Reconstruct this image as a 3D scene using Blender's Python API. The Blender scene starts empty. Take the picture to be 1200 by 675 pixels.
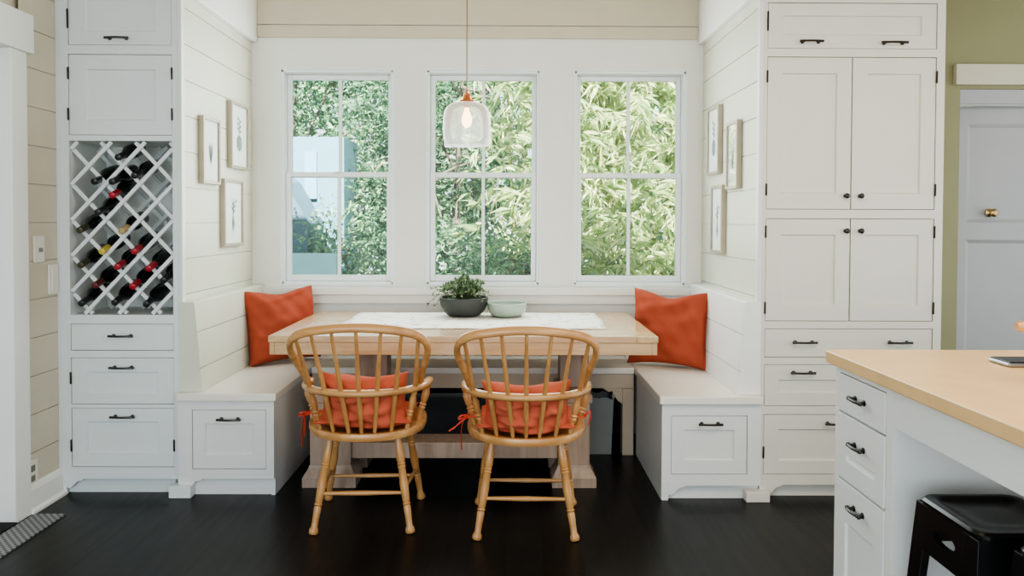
import bpy, bmesh, math, random
from mathutils import Vector, Matrix
random.seed(7)
sc = bpy.context.scene
COL = sc.collection
PI = math.pi

# ------------------------------------------------------------------ camera
F = 880.0
CAM_H = 1.28
PITCH, YAW, ROLL, SHIFT = 0.022, -0.00795, 0.0035, 59.0
CAM_R = (Matrix.Rotation(YAW, 3, 'Z') @ Matrix.Rotation(PI/2 - PITCH, 3, 'X') @ Matrix.Rotation(ROLL, 3, 'Z'))
CAM_P = Vector((0, 0, CAM_H))
cd = bpy.data.cameras.new('camera'); cam = bpy.data.objects.new('camera', cd); COL.objects.link(cam)
cd.sensor_fit = 'HORIZONTAL'; cd.sensor_width = 36.0; cd.lens = F/1200*36.0
cd.shift_y = -SHIFT/1200; cd.clip_start = 0.05; cd.clip_end = 200
cam.matrix_world = Matrix.Translation(CAM_P) @ CAM_R.to_4x4()
sc.camera = cam

def ray(px, py):
    return CAM_R @ Vector(((px-600)/F, -(py-(337.5-SHIFT))/F, -1.0))
def onY(px, py, Y):
    d = ray(px, py); return CAM_P + d*(Y/d.y)
def onX(px, py, X):
    d = ray(px, py); return CAM_P + d*(X/d.x)
def onZ(px, py, Z):
    d = ray(px, py); return CAM_P + d*((Z-CAM_H)/d.z)

# ------------------------------------------------------------------ materials
def s2l(c):
    return tuple((x/12.92 if x <= .04045 else ((x+.055)/1.055)**2.4) for x in [v/255 for v in c])
def new_mat(name):
    m = bpy.data.materials.new(name); m.use_nodes = True
    nt = m.node_tree; b = nt.nodes['Principled BSDF']
    return m, nt, b
def N(nt, t, **kw):
    n = nt.nodes.new(t)
    for k, v in kw.items():
        if k in n.inputs: n.inputs[k].default_value = v
        else: setattr(n, k, v)
    return n
def paint(name, rgb, rough=.45, var=.05, scale=6.0, bump=.0, bscale=120., metal=0, spec=.5, stretch=None, coat=0):
    """plain procedural surface: a colour with soft noise variation and a fine bump"""
    m, nt, b = new_mat(name); L = nt.links
    tc = N(nt, 'ShaderNodeTexCoord'); mp = N(nt, 'ShaderNodeMapping')
    if stretch: mp.inputs['Scale'].default_value = stretch
    L.new(tc.outputs['Object'], mp.inputs['Vector'])
    nz = N(nt, 'ShaderNodeTexNoise', Scale=scale, Detail=4.0)
    L.new(mp.outputs['Vector'], nz.inputs['Vector'])
    cr = N(nt, 'ShaderNodeValToRGB')
    c = s2l(rgb)
    cr.color_ramp.elements[0].position = .3; cr.color_ramp.elements[1].position = .7
    cr.color_ramp.elements[0].color = tuple(max(0, x*(1-var)) for x in c)+(1,)
    cr.color_ramp.elements[1].color = tuple(min(1, x*(1+var)) for x in c)+(1,)
    L.new(nz.outputs['Fac'], cr.inputs['Fac']); L.new(cr.outputs['Color'], b.inputs['Base Color'])
    b.inputs['Roughness'].default_value = rough; b.inputs['Metallic'].default_value = metal
    b.inputs['Specular IOR Level'].default_value = spec
    if coat: b.inputs['Coat Weight'].default_value = coat; b.inputs['Coat Roughness'].default_value = .12
    if bump:
        n2 = N(nt, 'ShaderNodeTexNoise', Scale=bscale, Detail=3.0); L.new(mp.outputs['Vector'], n2.inputs['Vector'])
        bp = N(nt, 'ShaderNodeBump', Strength=bump, Distance=.004)
        L.new(n2.outputs['Fac'], bp.inputs['Height']); L.new(bp.outputs['Normal'], b.inputs['Normal'])
    return m
def wood(name, c1, c2, rough=.35, axis=2, freq=9., coat=.15, spec=.5):
    m, nt, b = new_mat(name); L = nt.links
    tc = N(nt, 'ShaderNodeTexCoord'); mp = N(nt, 'ShaderNodeMapping')
    s = [1.0, 1.0, 1.0]; s[axis] = .09
    mp.inputs['Scale'].default_value = s
    L.new(tc.outputs['Object'], mp.inputs['Vector'])
    nz = N(nt, 'ShaderNodeTexNoise', Scale=freq*3, Detail=6.0, Roughness=.6, Distortion=.6)
    L.new(mp.outputs['Vector'], nz.inputs['Vector'])
    cr = N(nt, 'ShaderNodeValToRGB')
    cr.color_ramp.elements[0].position = .33; cr.color_ramp.elements[1].position = .68
    cr.color_ramp.elements[0].color = s2l(c1)+(1,); cr.color_ramp.elements[1].color = s2l(c2)+(1,)
    L.new(nz.outputs['Fac'], cr.inputs['Fac']); L.new(cr.outputs['Color'], b.inputs['Base Color'])
    b.inputs['Roughness'].default_value = rough; b.inputs['Specular IOR Level'].default_value = spec
    b.inputs['Coat Weight'].default_value = coat; b.inputs['Coat Roughness'].default_value = .2
    bp = N(nt, 'ShaderNodeBump', Strength=.06, Distance=.003)
    L.new(nz.outputs['Fac'], bp.inputs['Height']); L.new(bp.outputs['Normal'], b.inputs['Normal'])
    return m
def floor_mat():
    m, nt, b = new_mat('black_floorboards'); L = nt.links
    tc = N(nt, 'ShaderNodeTexCoord'); sx = N(nt, 'ShaderNodeSeparateXYZ'); L.new(tc.outputs['Object'], sx.inputs[0])
    mul = N(nt, 'ShaderNodeMath', operation='DIVIDE'); mul.inputs[1].default_value = .145; L.new(sx.outputs['X'], mul.inputs[0])
    fr = N(nt, 'ShaderNodeMath', operation='FRACT'); L.new(mul.outputs[0], fr.inputs[0])
    fl = N(nt, 'ShaderNodeMath', operation='FLOOR'); L.new(mul.outputs[0], fl.inputs[0])
    wn = N(nt, 'ShaderNodeTexWhiteNoise', noise_dimensions='1D'); L.new(fl.outputs[0], wn.inputs['W'])
    seam = N(nt, 'ShaderNodeMath', operation='LESS_THAN'); seam.inputs[1].default_value = .028; L.new(fr.outputs[0], seam.inputs[0])
    mp = N(nt, 'ShaderNodeMapping'); mp.inputs['Scale'].default_value = (1, .08, 1); L.new(tc.outputs['Object'], mp.inputs['Vector'])
    nz = N(nt, 'ShaderNodeTexNoise', Scale=30., Detail=6.); L.new(mp.outputs['Vector'], nz.inputs['Vector'])
    cr = N(nt, 'ShaderNodeValToRGB'); cr.color_ramp.elements[0].color = (.0035, .0034, .0035, 1); cr.color_ramp.elements[1].color = (.012, .0115, .0112, 1)
    L.new(nz.outputs['Fac'], cr.inputs['Fac'])
    mx = N(nt, 'ShaderNodeMix', data_type='RGBA', blend_type='MULTIPLY'); mx.inputs['Factor'].default_value = .6
    L.new(cr.outputs['Color'], mx.inputs['A']); L.new(wn.outputs['Value'], mx.inputs['B'])
    mx2 = N(nt, 'ShaderNodeMix', data_type='RGBA'); mx2.inputs['B'].default_value = (.001, .001, .001, 1)
    L.new(seam.outputs[0], mx2.inputs['Factor']); L.new(mx.outputs['Result'], mx2.inputs['A'])
    L.new(mx2.outputs['Result'], b.inputs['Base Color'])
    rr = N(nt, 'ShaderNodeMapRange'); rr.inputs['To Min'].default_value = .26; rr.inputs['To Max'].default_value = .46
    L.new(nz.outputs['Fac'], rr.inputs['Value']); L.new(rr.outputs['Result'], b.inputs['Roughness'])
    b.inputs['Specular IOR Level'].default_value = .26
    sub = N(nt, 'ShaderNodeMath', operation='SUBTRACT'); L.new(nz.outputs['Fac'], sub.inputs[0]); L.new(seam.outputs[0], sub.inputs[1])
    bp = N(nt, 'ShaderNodeBump', Strength=.18, Distance=.004); L.new(sub.outputs[0], bp.inputs['Height']); L.new(bp.outputs['Normal'], b.inputs['Normal'])
    return m
def leaf_mat(name, cols, trans=.35):
    m, nt, b = new_mat(name); L = nt.links
    g = N(nt, 'ShaderNodeNewGeometry'); cr = N(nt, 'ShaderNodeValToRGB')
    els = cr.color_ramp.elements
    while len(els) < len(cols): els.new(.5)
    for i, c in enumerate(cols):
        els[i].position = i/(len(cols)-1); els[i].color = s2l(c)+(1,)
    L.new(g.outputs['Random Per Island'], cr.inputs['Fac'])
    L.new(cr.outputs['Color'], b.inputs['Base Color']); b.inputs['Roughness'].default_value = .5
    tr = N(nt, 'ShaderNodeBsdfTranslucent'); L.new(cr.outputs['Color'], tr.inputs['Color'])
    mx = N(nt, 'ShaderNodeMixShader'); mx.inputs[0].default_value = trans
    L.new(b.outputs[0], mx.inputs[1]); L.new(tr.outputs[0], mx.inputs[2])
    L.new(mx.outputs[0], nt.nodes['Material Output'].inputs['Surface'])
    return m
def glass_mat(name, tint=(1, 1, 1), refl=.25, haze=0., rough=.02, edge=0.0):
    """thin glass: clear transmission, Fresnel reflection, optional milky haze"""
    m, nt, b = new_mat(name); L = nt.links; nt.nodes.remove(b)
    t = N(nt, 'ShaderNodeBsdfTransparent'); t.inputs['Color'].default_value = tint+(1,)
    g = N(nt, 'ShaderNodeBsdfGlossy'); g.inputs['Roughness'].default_value = rough
    lw = N(nt, 'ShaderNodeLayerWeight'); lw.inputs['Blend'].default_value = refl
    mx = N(nt, 'ShaderNodeMixShader'); L.new(lw.outputs['Fresnel'], mx.inputs[0]); L.new(t.outputs[0], mx.inputs[1]); L.new(g.outputs[0], mx.inputs[2])
    out = nt.nodes['Material Output']
    if haze:
        d = N(nt, 'ShaderNodeBsdfDiffuse'); d.inputs['Color'].default_value = (.9, .92, .88, 1)
        tl = N(nt, 'ShaderNodeBsdfTranslucent'); tl.inputs['Color'].default_value = (.9, .92, .88, 1)
        ad = N(nt, 'ShaderNodeMixShader'); L.new(d.outputs[0], ad.inputs[1]); L.new(tl.outputs[0], ad.inputs[2])
        lw2 = N(nt, 'ShaderNodeLayerWeight'); lw2.inputs['Blend'].default_value = .5
        ma = N(nt, 'ShaderNodeMath', operation='MULTIPLY_ADD'); ma.inputs[1].default_value = edge; ma.inputs[2].default_value = haze
        L.new(lw2.outputs['Facing'], ma.inputs[0])
        m2 = N(nt, 'ShaderNodeMixShader'); L.new(ma.outputs[0], m2.inputs[0]); L.new(mx.outputs[0], m2.inputs[1]); L.new(ad.outputs[0], m2.inputs[2])
        L.new(m2.outputs[0], out.inputs['Surface'])
    else:
        L.new(mx.outputs[0], out.inputs['Surface'])
    return m
def emit_mat(name, rgb, st):
    m, nt, b = new_mat(name)
    b.inputs['Base Color'].default_value = s2l(rgb)+(1,)
    b.inputs['Emission Color'].default_value = s2l(rgb)+(1,); b.inputs['Emission Strength'].default_value = st
    return m
def runner_mat():
    m, nt, b = new_mat('runner_cloth'); L = nt.links
    tc = N(nt, 'ShaderNodeTexCoord')
    vo = N(nt, 'ShaderNodeTexVoronoi', Scale=9., feature='DISTANCE_TO_EDGE'); L.new(tc.outputs['Object'], vo.inputs['Vector'])
    nz = N(nt, 'ShaderNodeTexNoise', Scale=14., Detail=5.); L.new(tc.outputs['Object'], nz.inputs['Vector'])
    r1 = N(nt, 'ShaderNodeValToRGB'); r1.color_ramp.elements[0].position = .0; r1.color_ramp.elements[1].position = .06
    L.new(vo.outputs['Distance'], r1.inputs['Fac'])
    r2 = N(nt, 'ShaderNodeValToRGB'); r2.color_ramp.elements[0].position = .5; r2.color_ramp.elements[1].position = .56
    L.new(nz.outputs['Fac'], r2.inputs['Fac'])
    mu = N(nt, 'ShaderNodeMath', operation='SUBTRACT', use_clamp=True); L.new(r2.outputs['Color'], mu.inputs[0]); L.new(r1.outputs['Color'], mu.inputs[1])
    mx = N(nt, 'ShaderNodeMix', data_type='RGBA'); mx.inputs['A'].default_value = s2l((232, 228, 218))+(1,); mx.inputs['B'].default_value = s2l((150, 158, 152))+(1,)
    L.new(mu.outputs[0], mx.inputs['Factor']); L.new(mx.outputs['Result'], b.inputs['Base Color']); b.inputs['Roughness'].default_value = .75
    return m
def grate_mat():
    m, nt, b = new_mat('woven_metal'); L = nt.links
    tc = N(nt, 'ShaderNodeTexCoord')
    ck = N(nt, 'ShaderNodeTexChecker', Scale=70.); ck.inputs['Color1'].default_value = s2l((150, 150, 150))+(1,); ck.inputs['Color2'].default_value = s2l((74, 76, 80))+(1,)
    L.new(tc.outputs['Object'], ck.inputs['Vector']); L.new(ck.outputs['Color'], b.inputs['Base Color'])
    b.inputs['Roughness'].default_value = .5
    return m

M = {}
M['white'] = paint('white_cabinet_paint', (222, 222, 220), .42, .015)
M['whiteR'] = paint('warm_lit_white_paint', (214, 209, 199), .42, .015)  # same white cabinet paint, warm light of the right side put into the colour
M['whiteL'] = paint('cool_lit_white_paint', (216, 221, 221), .42, .015)  # same white cabinet paint, bluish light of the left side mixed in
M['sash'] = paint('sash_white_paint', (240, 244, 245), .35, .01)
M['white2'] = paint('white_wall_paint', (234, 233, 229), .5, .015)
M['cream'] = paint('cream_shiplap_paint', (210, 211, 194), .5, .02)
M['beige'] = paint('beige_paint_and_shade', (203, 194, 174), .55, .03)  # beige of the left wall; on the upper window boards it paints shade
M['green'] = paint('olive_wall_paint', (142, 138, 100), .6, .03)
M['ceil'] = paint('ceiling_paint', (190, 182, 162), .6, .02)
M['dark'] = paint('cabinet_gap_shadow', (60, 58, 54), .8, .05)
M['dark2'] = paint('painted_shade_dark', (44, 42, 40), .7, .1)
M['rackback'] = paint('rack_back_panel', (234, 236, 232), .5, .02)
M['shade_paint'] = paint('shaded_bench_paint', (196, 178, 156), .45, .03)  # bench white with the brown shade below the table painted in
M['seat'] = paint('bench_seat_paint', (232, 226, 216), .32, .015)
M['floor'] = floor_mat()
M['oak'] = wood('honey_oak', (168, 118, 70), (200, 152, 98), .3)
M['oakx'] = wood('honey_oak_bent', (172, 122, 74), (204, 156, 102), .28, axis=0)
M['table'] = wood('pale_table_wood', (182, 144, 100), (208, 174, 130), .24, axis=0, coat=.8)
M['tabley'] = wood('pale_table_wood_end', (186, 150, 106), (212, 180, 136), .24, axis=1, coat=.8)
M['grey_wood'] = wood('greyed_pedestal_wood', (150, 128, 112), (176, 154, 138), .5, axis=2, coat=0)
M['counter'] = paint('warm_stone_counter', (220, 184, 134), .3, .05, 14., .02, 200)
M['orange'] = paint('orange_cotton', (194, 98, 74), .85, .08, 9., .25, 700, spec=.15)
M['rust'] = paint('rust_orange_cotton', (164, 78, 58), .85, .08, 7., .25, 700, spec=.15)
M['ribbon'] = paint('coral_ribbon', (214, 84, 66), .8, .06, spec=.15)
M['pewter'] = paint('dark_pewter', (66, 66, 64), .34, .1, 30, metal=.85)
M['bronze'] = paint('dark_bronze', (58, 52, 46), .38, .1, 30, metal=.8)
M['copper'] = paint('copper', (206, 128, 88), .28, .08, 20, metal=1)
M['brass'] = paint('aged_brass', (176, 150, 104), .35, .1, 20, metal=1)
M['cord'] = paint('brown_cord', (150, 108, 78), .7, .1)
M['glass'] = glass_mat('window_glass', (.95, .985, .98), .12, .075)  # haze paints a pale veil of reflected light over the garden view
M['hazy'] = glass_mat('pendant_glass', (.97, .98, .96), .3, .15, .03, .42)
M['picglass'] = glass_mat('picture_glass', (1, 1, 1), .04)
M['bulb'] = emit_mat('warm_bulb', (255, 206, 160), 5.0)
M['pot'] = paint('charcoal_pot', (62, 64, 62), .55, .1, 20, .1, 150)
M['soil'] = paint('dark_soil', (48, 40, 34), .9, .2, 60)
M['celadon'] = paint('celadon_glaze', (166, 180, 166), .25, .08, 18, coat=.4)
M['plant'] = leaf_mat('small_plant_leaves', [(62, 86, 60), (96, 122, 84), (140, 158, 120), (176, 188, 158)], .2)
M['stem'] = paint('green_stem', (86, 100, 66), .7, .1)
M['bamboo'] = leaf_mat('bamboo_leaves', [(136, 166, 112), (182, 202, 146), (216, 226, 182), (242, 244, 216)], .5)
M['bamboo2'] = leaf_mat('shaded_bamboo_leaves', [(110, 146, 104), (150, 178, 130), (186, 204, 154), (216, 224, 184)], .5)  # darker copy of the bamboo leaves, shade put into the colours
M['bush'] = leaf_mat('dark_bush_leaves', [(48, 82, 64), (66, 106, 78), (92, 132, 94), (136, 168, 126)], .4)
M['hedge'] = leaf_mat('hedge_leaves', [(62, 100, 78), (86, 126, 94), (116, 154, 112), (156, 186, 140)], .35)
M['culm'] = paint('bamboo_culm', (150, 152, 92), .5, .15)
M['bark'] = paint('grey_bark', (98, 92, 80), .8, .2, 12, .4, 40)
M['gwall'] = paint('pale_teal_wall', (150, 190, 194), .6, .04)
M['house2'] = paint('pale_blue_window', (112, 156, 178), .4, .03)
M['house'] = paint('pale_blue_siding', (92, 134, 152), .6, .03)
M['roof'] = paint('slate_roof', (70, 98, 112), .7, .12, 14)
M['grass'] = paint('garden_ground', (88, 104, 66), .9, .2, 5)
M['frame'] = paint('champagne_frame', (172, 162, 144), .38, .06, 20, metal=.3)
M['paper'] = paint('picture_paper', (226, 228, 222), .7, .02)
M['ink'] = paint('grey_ink', (128, 142, 140), .8, .25, 40)
M['bottle'] = paint('dark_bottle_glass', (18, 24, 20), .08, .2, 10, spec=.7, coat=.5)
M['foil_black'] = paint('black_foil', (24, 24, 26), .3, .2, 10)
M['foil_red'] = paint('red_foil', (160, 26, 44), .3, .1, 10)
M['foil_gold'] = paint('yellow_foil', (196, 176, 74), .35, .1, 10)
M['foil_brown'] = paint('brown_foil', (92, 32, 28), .4, .1, 10)
M['foil_olive'] = paint('olive_foil', (62, 58, 34), .35, .1, 10)
M['cork'] = paint('cork_tip', (176, 150, 110), .7, .1, 40)
M['black_metal'] = paint('black_gloss_metal', (16, 16, 18), .3, .1, 10, metal=.3)
M['black_plastic'] = paint('black_plastic_tub', (16, 16, 18), .3, .1)
M['bin'] = paint('shaded_white_plastic', (140, 144, 144), .5, .04)  # white plastic greyed, shade under the bench put into its colour
M['bag'] = paint('black_bin_liner', (18, 18, 20), .35, .1)
M['plate'] = paint('ivory_plastic', (228, 224, 212), .4, .02)
M['slot'] = paint('grey_slot', (120, 118, 112), .5, .02)
M['grate'] = grate_mat()
M['mat'] = paint('black_doormat', (26, 27, 28), .9, .15, 90)
M['runner'] = runner_mat()
M['door2'] = paint('lavender_white_door', (168, 166, 165), .4, .02)
M['door1'] = paint('cool_white_door', (226, 232, 236), .4, .02)
M['steel'] = paint('brushed_steel', (150, 150, 150), .3, .05, 20, metal=.9)

# ------------------------------------------------------------------ mesh builder
class MB:
    def __init__(self): self.bm = bmesh.new()
    def _face(self, vs):
        try: return self.bm.faces.new(vs)
        except ValueError: return None
    def box(self, a, b, mat=None):
        x0, y0, z0 = [min(a[i], b[i]) for i in range(3)]; x1, y1, z1 = [max(a[i], b[i]) for i in range(3)]
        P = [(x0,y0,z0),(x1,y0,z0),(x1,y1,z0),(x0,y1,z0),(x0,y0,z1),(x1,y0,z1),(x1,y1,z1),(x0,y1,z1)]
        if mat is not None: P = [mat @ Vector(p) for p in P]
        v = [self.bm.verts.new(p) for p in P]
        for f in ((0,3,2,1),(4,5,6,7),(0,1,5,4),(1,2,6,5),(2,3,7,6),(3,0,4,7)): self._face([v[i] for i in f])
        return self
    def prism(self, pts, ext):
        """pts: closed 3D polygon, ext: extrusion vector"""
        e = Vector(ext); a = [self.bm.verts.new(p) for p in pts]; b = [self.bm.verts.new(Vector(p)+e) for p in pts]
        n = len(pts); self._face(a); self._face(b[::-1])
        for i in range(n): self._face([a[i], b[i], b[(i+1) % n], a[(i+1) % n]])
        return self
    def rings(self, rings, cap0=True, cap1=True, closed=True):
        R = [[self.bm.verts.new(p) for p in r] for r in rings]
        for a, b in zip(R, R[1:]):
            n = len(a)
            for i in range(n if closed else n-1): self._face([a[i], a[(i+1) % n], b[(i+1) % n], b[i]])
        if cap0: self._face(R[0][::-1])
        if cap1: self._face(R[-1])
        return self
    def lathe(self, prof, p0, p1, seg=20, cap0=True, cap1=True):
        """prof: list of (t along p0->p1 in metres or fraction, radius)"""
        p0, p1 = Vector(p0), Vector(p1); ax = p1-p0; L = ax.length; ax.normalize()
        u = ax.orthogonal().normalized(); w = ax.cross(u)
        rs = [[p0 + ax*(t*L) + (u*math.cos(2*PI*k/seg) + w*math.sin(2*PI*k/seg))*r for k in range(seg)] for t, r in prof]
        return self.rings(rs, cap0, cap1)
    def tube(self, pts, r, seg=10, up=None, rz=None, caps=True):
        """r: radius or list; rz: radius along 'up' for an oval section"""
        pts = [Vector(p) for p in pts]; n = len(pts); rs = []
        ref = Vector(up) if up is not None else None; prev = None
        for i, p in enumerate(pts):
            t = (pts[min(i+1, n-1)] - pts[max(i-1, 0)]).normalized()
            if ref is not None: u = (ref - t*ref.dot(t)).normalized()
            else:
                u = t.orthogonal().normalized() if prev is None else (prev - t*prev.dot(t)).normalized()
            prev = u; w = t.cross(u)
            ra = r[i] if isinstance(r, (list, tuple)) else r
            rb = (rz[i] if isinstance(rz, (list, tuple)) else rz) if rz is not None else ra
            rs.append([p + u*math.cos(2*PI*k/seg)*rb + w*math.sin(2*PI*k/seg)*ra for k in range(seg)])
        return self.rings(rs, caps, caps)
    def ball(self, c, r, seg=14, sz=(1,1,1)):
        c = Vector(c); h = seg//2
        rs = []
        for i in range(1, h):
            a = PI*i/h
            rs.append([c + Vector((math.sin(a)*math.cos(2*PI*k/seg)*r*sz[0], math.sin(a)*math.sin(2*PI*k/seg)*r*sz[1], -math.cos(a)*r*sz[2])) for k in range(seg)])
        return self.rings(rs)
    def quad(self, *p):
        self._face([self.bm.verts.new(q) for q in p]); return self
    def build(self, name, mat, parent=None, origin=None, bevel=0., smooth=False, angle=35, recalc=True, seg=2, local=False):
        bm = self.bm
        off = Vector((0,0,0))
        if parent is not None and not local:
            q = parent
            while q.parent is not None: q = q.parent
            off = Vector(q.location)
        elif origin is not None and parent is None: off = Vector(origin)
        if off.length: bmesh.ops.translate(bm, verts=bm.verts, vec=-off)
        if recalc: bmesh.ops.recalc_face_normals(bm, faces=bm.faces)
        me = bpy.data.meshes.new(name); bm.to_mesh(me); bm.free()
        o = bpy.data.objects.new(name, me); COL.objects.link(o)
        me.materials.append(mat)
        if parent is not None: o.parent = parent
        elif origin is not None: o.location = off
        if smooth:
            me.shade_smooth(); me.set_sharp_from_angle(angle=math.radians(angle))
        if bevel:
            md = o.modifiers.new('edge', 'BEVEL'); md.width = bevel; md.segments = seg; md.limit_method = 'ANGLE'; md.angle_limit = math.radians(40)
            md.harden_normals = False
        return o
def tag(o, label=None, cat=None, group=None, kind=None):
    if label: o['label'] = label
    if cat: o['category'] = cat
    if group: o['group'] = group
    if kind: o['kind'] = kind
    return o
def thing(name, label, cat, loc=(0,0,0), group=None):
    o = bpy.data.objects.new(name, None); COL.objects.link(o); o.location = loc; o.empty_display_size = .1
    return tag(o, label, cat, group)
def struct(o): o['kind'] = 'structure'; return o
def copy_tree(o, parent=None):
    c = o.copy(); COL.objects.link(c); c.parent = parent
    for ch in list(o.children): copy_tree(ch, c)
    return c
def catmull(P, n=8):
    P = [Vector(p) for p in P]; out = []
    for i in range(len(P)-1):
        a, b, c, d = P[max(i-1,0)], P[i], P[i+1], P[min(i+2, len(P)-1)]
        for k in range(n):
            t = k/n
            out.append(.5*((2*b) + (c-a)*t + (2*a-5*b+4*c-d)*t*t + (3*b-a-3*c+d)*t**3))
    out.append(P[-1]); return out

# ------------------------------------------------------------------ planes of the place
YL, YR = 3.485, 3.44        # cabinet fronts left / right
YW = 4.50                   # window wall
XL, XR = -1.515, 1.175      # nook side walls
XWL = -2.075                # far left wall
SEAT = .483
CEIL = 2.68
YG = 4.40                   # green wall

# floor, ceiling
struct(MB().box((-3.2, -2.5, -.12), (4.6, 4.7, 0)).build('floor', M['floor']))
struct(MB().box((-3.2, -1.2, CEIL), (4.6, 4.7, CEIL+.1)).build('ceiling', M['ceil']))

GZ = [1.266 + .1685*k for k in range(-8, 10)]
def shiplap(name, mat, p_of, z0, z1, depth=.022, gap=.0045, gd=.007):
    """boards with V grooves. p_of(s, d, z): s 0/1 along the wall, d out of the wall"""
    prof = [(z0, 0.)]
    for g in GZ:
        if z0+.01 < g < z1-.01: prof += [(g-gap/2, 0.), (g-gap/2, -gd), (g+gap/2, -gd), (g+gap/2, 0.)]
    prof.append((z1, 0.)); prof += [(z1, -depth), (z0, -depth)]
    a = [p_of(0, d, z) for z, d in prof]; b = [p_of(1, d, z) for z, d in prof]
    mb = MB(); A = [mb.bm.verts.new(p) for p in a]; B = [mb.bm.verts.new(p) for p in b]; n = len(A)
    for i in range(n): mb._face([A[i], A[(i+1) % n], B[(i+1) % n], B[i]])
    return struct(mb.build(name, mat))

# far-left wall (two lengths either side of the door) ------------------------------------
ydoor1 = onX(9, 300, XWL).y; ycas = onX(28, 300, XWL).y
shiplap('wall_left', M['beige'], lambda s, d, z: Vector((XWL+d, ycas-.02 if s else YL+.02, z)), 0, CEIL)
ztrim = onX(20, 60, XWL).z
struct(MB().box((XWL-.12, -1.0, ztrim), (XWL-.02, ycas, CEIL)).build('wall_left_over_door', M['beige']))
struct(MB().box((XWL-.12, -1.2, 0), (XWL-.02, ydoor1-.95, CEIL)).build('wall_left_near', M['beige']))
t = MB(); t.box((XWL-.12, ydoor1, 0), (XWL+.022, ycas, ztrim))
struct(t.build('trim_door_casing', M['white2'], bevel=.003))
t = MB(); t.box((XWL-.02, ydoor1-1.1, ztrim), (XWL+.035, ycas+.03, ztrim+.165))
struct(t.build('trim_door_head', M['white2'], bevel=.003))
d1 = MB(); d1.box((XWL-.09, ydoor1-.93, .012), (XWL-.045, ydoor1, ztrim-.003))
dd = struct(d1.build('door_1', M['door1'], bevel=.003))
e = MB(); e.box((XWL-.046, ydoor1-.83, .95), (XWL-.038, ydoor1-.11, ztrim-.12)); e.build('raised_panel', M['door1'], dd, bevel=.004)
e = MB(); e.box((XWL-.046, ydoor1-.83, .2), (XWL-.038, ydoor1-.11, .8)); e.build('raised_panel', M['door1'], dd, bevel=.004)
e = MB(); e.prism([(XWL, ycas, 0), (XWL+.02, ycas, 0), (XWL+.02, ycas, .10), (XWL+.014, ycas, .118), (XWL+.006, ycas, .125), (XWL, ycas, .125)], (0, YL+.01-ycas, 0))
e.prism([(XWL+.02, ycas, 0), (XWL+.034, ycas, 0), (XWL+.034, ycas, .012), (XWL+.02, ycas, .022)], (0, YL+.01-ycas, 0))
struct(e.build('baseboard_left', M['white2']))

# switches and outlet on the far-left wall
def plate(px, py, w, h, label, kind):
    p = onX(px, py, XWL)
    mb = MB(); mb.box((XWL, p.y-w/2, p.z-h/2), (XWL+.009, p.y+w/2, p.z+h/2))
    o = mb.build('wall_outlet' if kind == 'outlet' else 'light_switch', M['plate'], origin=(XWL, p.y, p.z), bevel=.003)
    tag(o, label, 'outlet' if kind == 'outlet' else 'light switch')
    if kind == 'toggle':
        MB().box((XWL+.008, p.y-.006, p.z-.012), (XWL+.022, p.y+.006, p.z+.006)).build('toggle', M['slot'], o, bevel=.002)
    elif kind == 'outlet':
        for dz in (-.022, .022):
            MB().box((XWL+.008, p.y-.016, p.z+dz-.014), (XWL+.0115, p.y+.016, p.z+dz+.014)).build('socket', M['slot'], o, bevel=.002)
    else:
        MB().box((XWL+.008, p.y-.017, p.z-.05), (XWL+.013, p.y+.017, p.z+.05)).build('rocker', M['plate'], o, bevel=.002)
plate(44, 292, .075, .118, 'ivory toggle switch plate on the beige boards, upper of two', 'toggle')
plate(61, 327, .07, .135, 'ivory rocker switch plate beside the tall wine cabinet, lower of two', 'rocker')
plate(36, 555, .075, .118, 'ivory double wall outlet near the floor by the baseboard', 'outlet')

# ------------------------------------------------------------------ hardware
def handle_mb(c, along, out, L=.092, r=.0048, k=1.0):
    """arched bin pull: two posts with collars, a bowed bar with turned ends"""
    c, a, o = Vector(c), Vector(along).normalized(), Vector(out).normalized()*k
    mb = MB(); h = L/2
    path = [c-a*h*1.12+o*.021, c-a*h*.8+o*.026, c-a*h*.4+o*.029, c+o*.030, c+a*h*.4+o*.029, c+a*h*.8+o*.026, c+a*h*1.12+o*.021]
    mb.tube(catmull(path, 4), [r*1.1]*3+[r]*19+[r*1.1]*3, 10)
    for s in (-1, 1):
        b = c+a*(s*h*.86)
        mb.lathe([(0, .0085), (.12, .0085), (.2, .005), (.8, .005), (1, .0062)], b, b+o*.025, 12)
        mb.ball(c+a*(s*h*1.15)+o*.021, .0066, 10)
    return mb
def add_handle(parent, c, along=(1,0,0), out=(0,-1,0), L=.092, mat='pewter'):
    return handle_mb(c, along, out, L).build('handle', M[mat], parent, smooth=True)
def add_knob(parent, c, out=(0,-1,0), r=.0125, mat='pewter'):
    c, o = Vector(c), Vector(out)
    mb = MB(); mb.lathe([(0, .009), (.1, .009), (.2, .005), (.45, .005), (.6, r*.9), (.75, r), (.9, r*.85), (1, r*.3)], c, c+o*.028, 16)
    return mb.build('knob', M[mat], parent, smooth=True, angle=60)
def add_hinge(parent, x, y, z, h=.056):
    mb = MB(); mb.lathe([(0, .003), (.06, .0042), (.94, .0042), (1, .003)], (x, y-.0015, z-h/2), (x, y-.003, z+h/2), 10)
    return mb.build('hinge', M['bronze'], parent, smooth=True)
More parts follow.
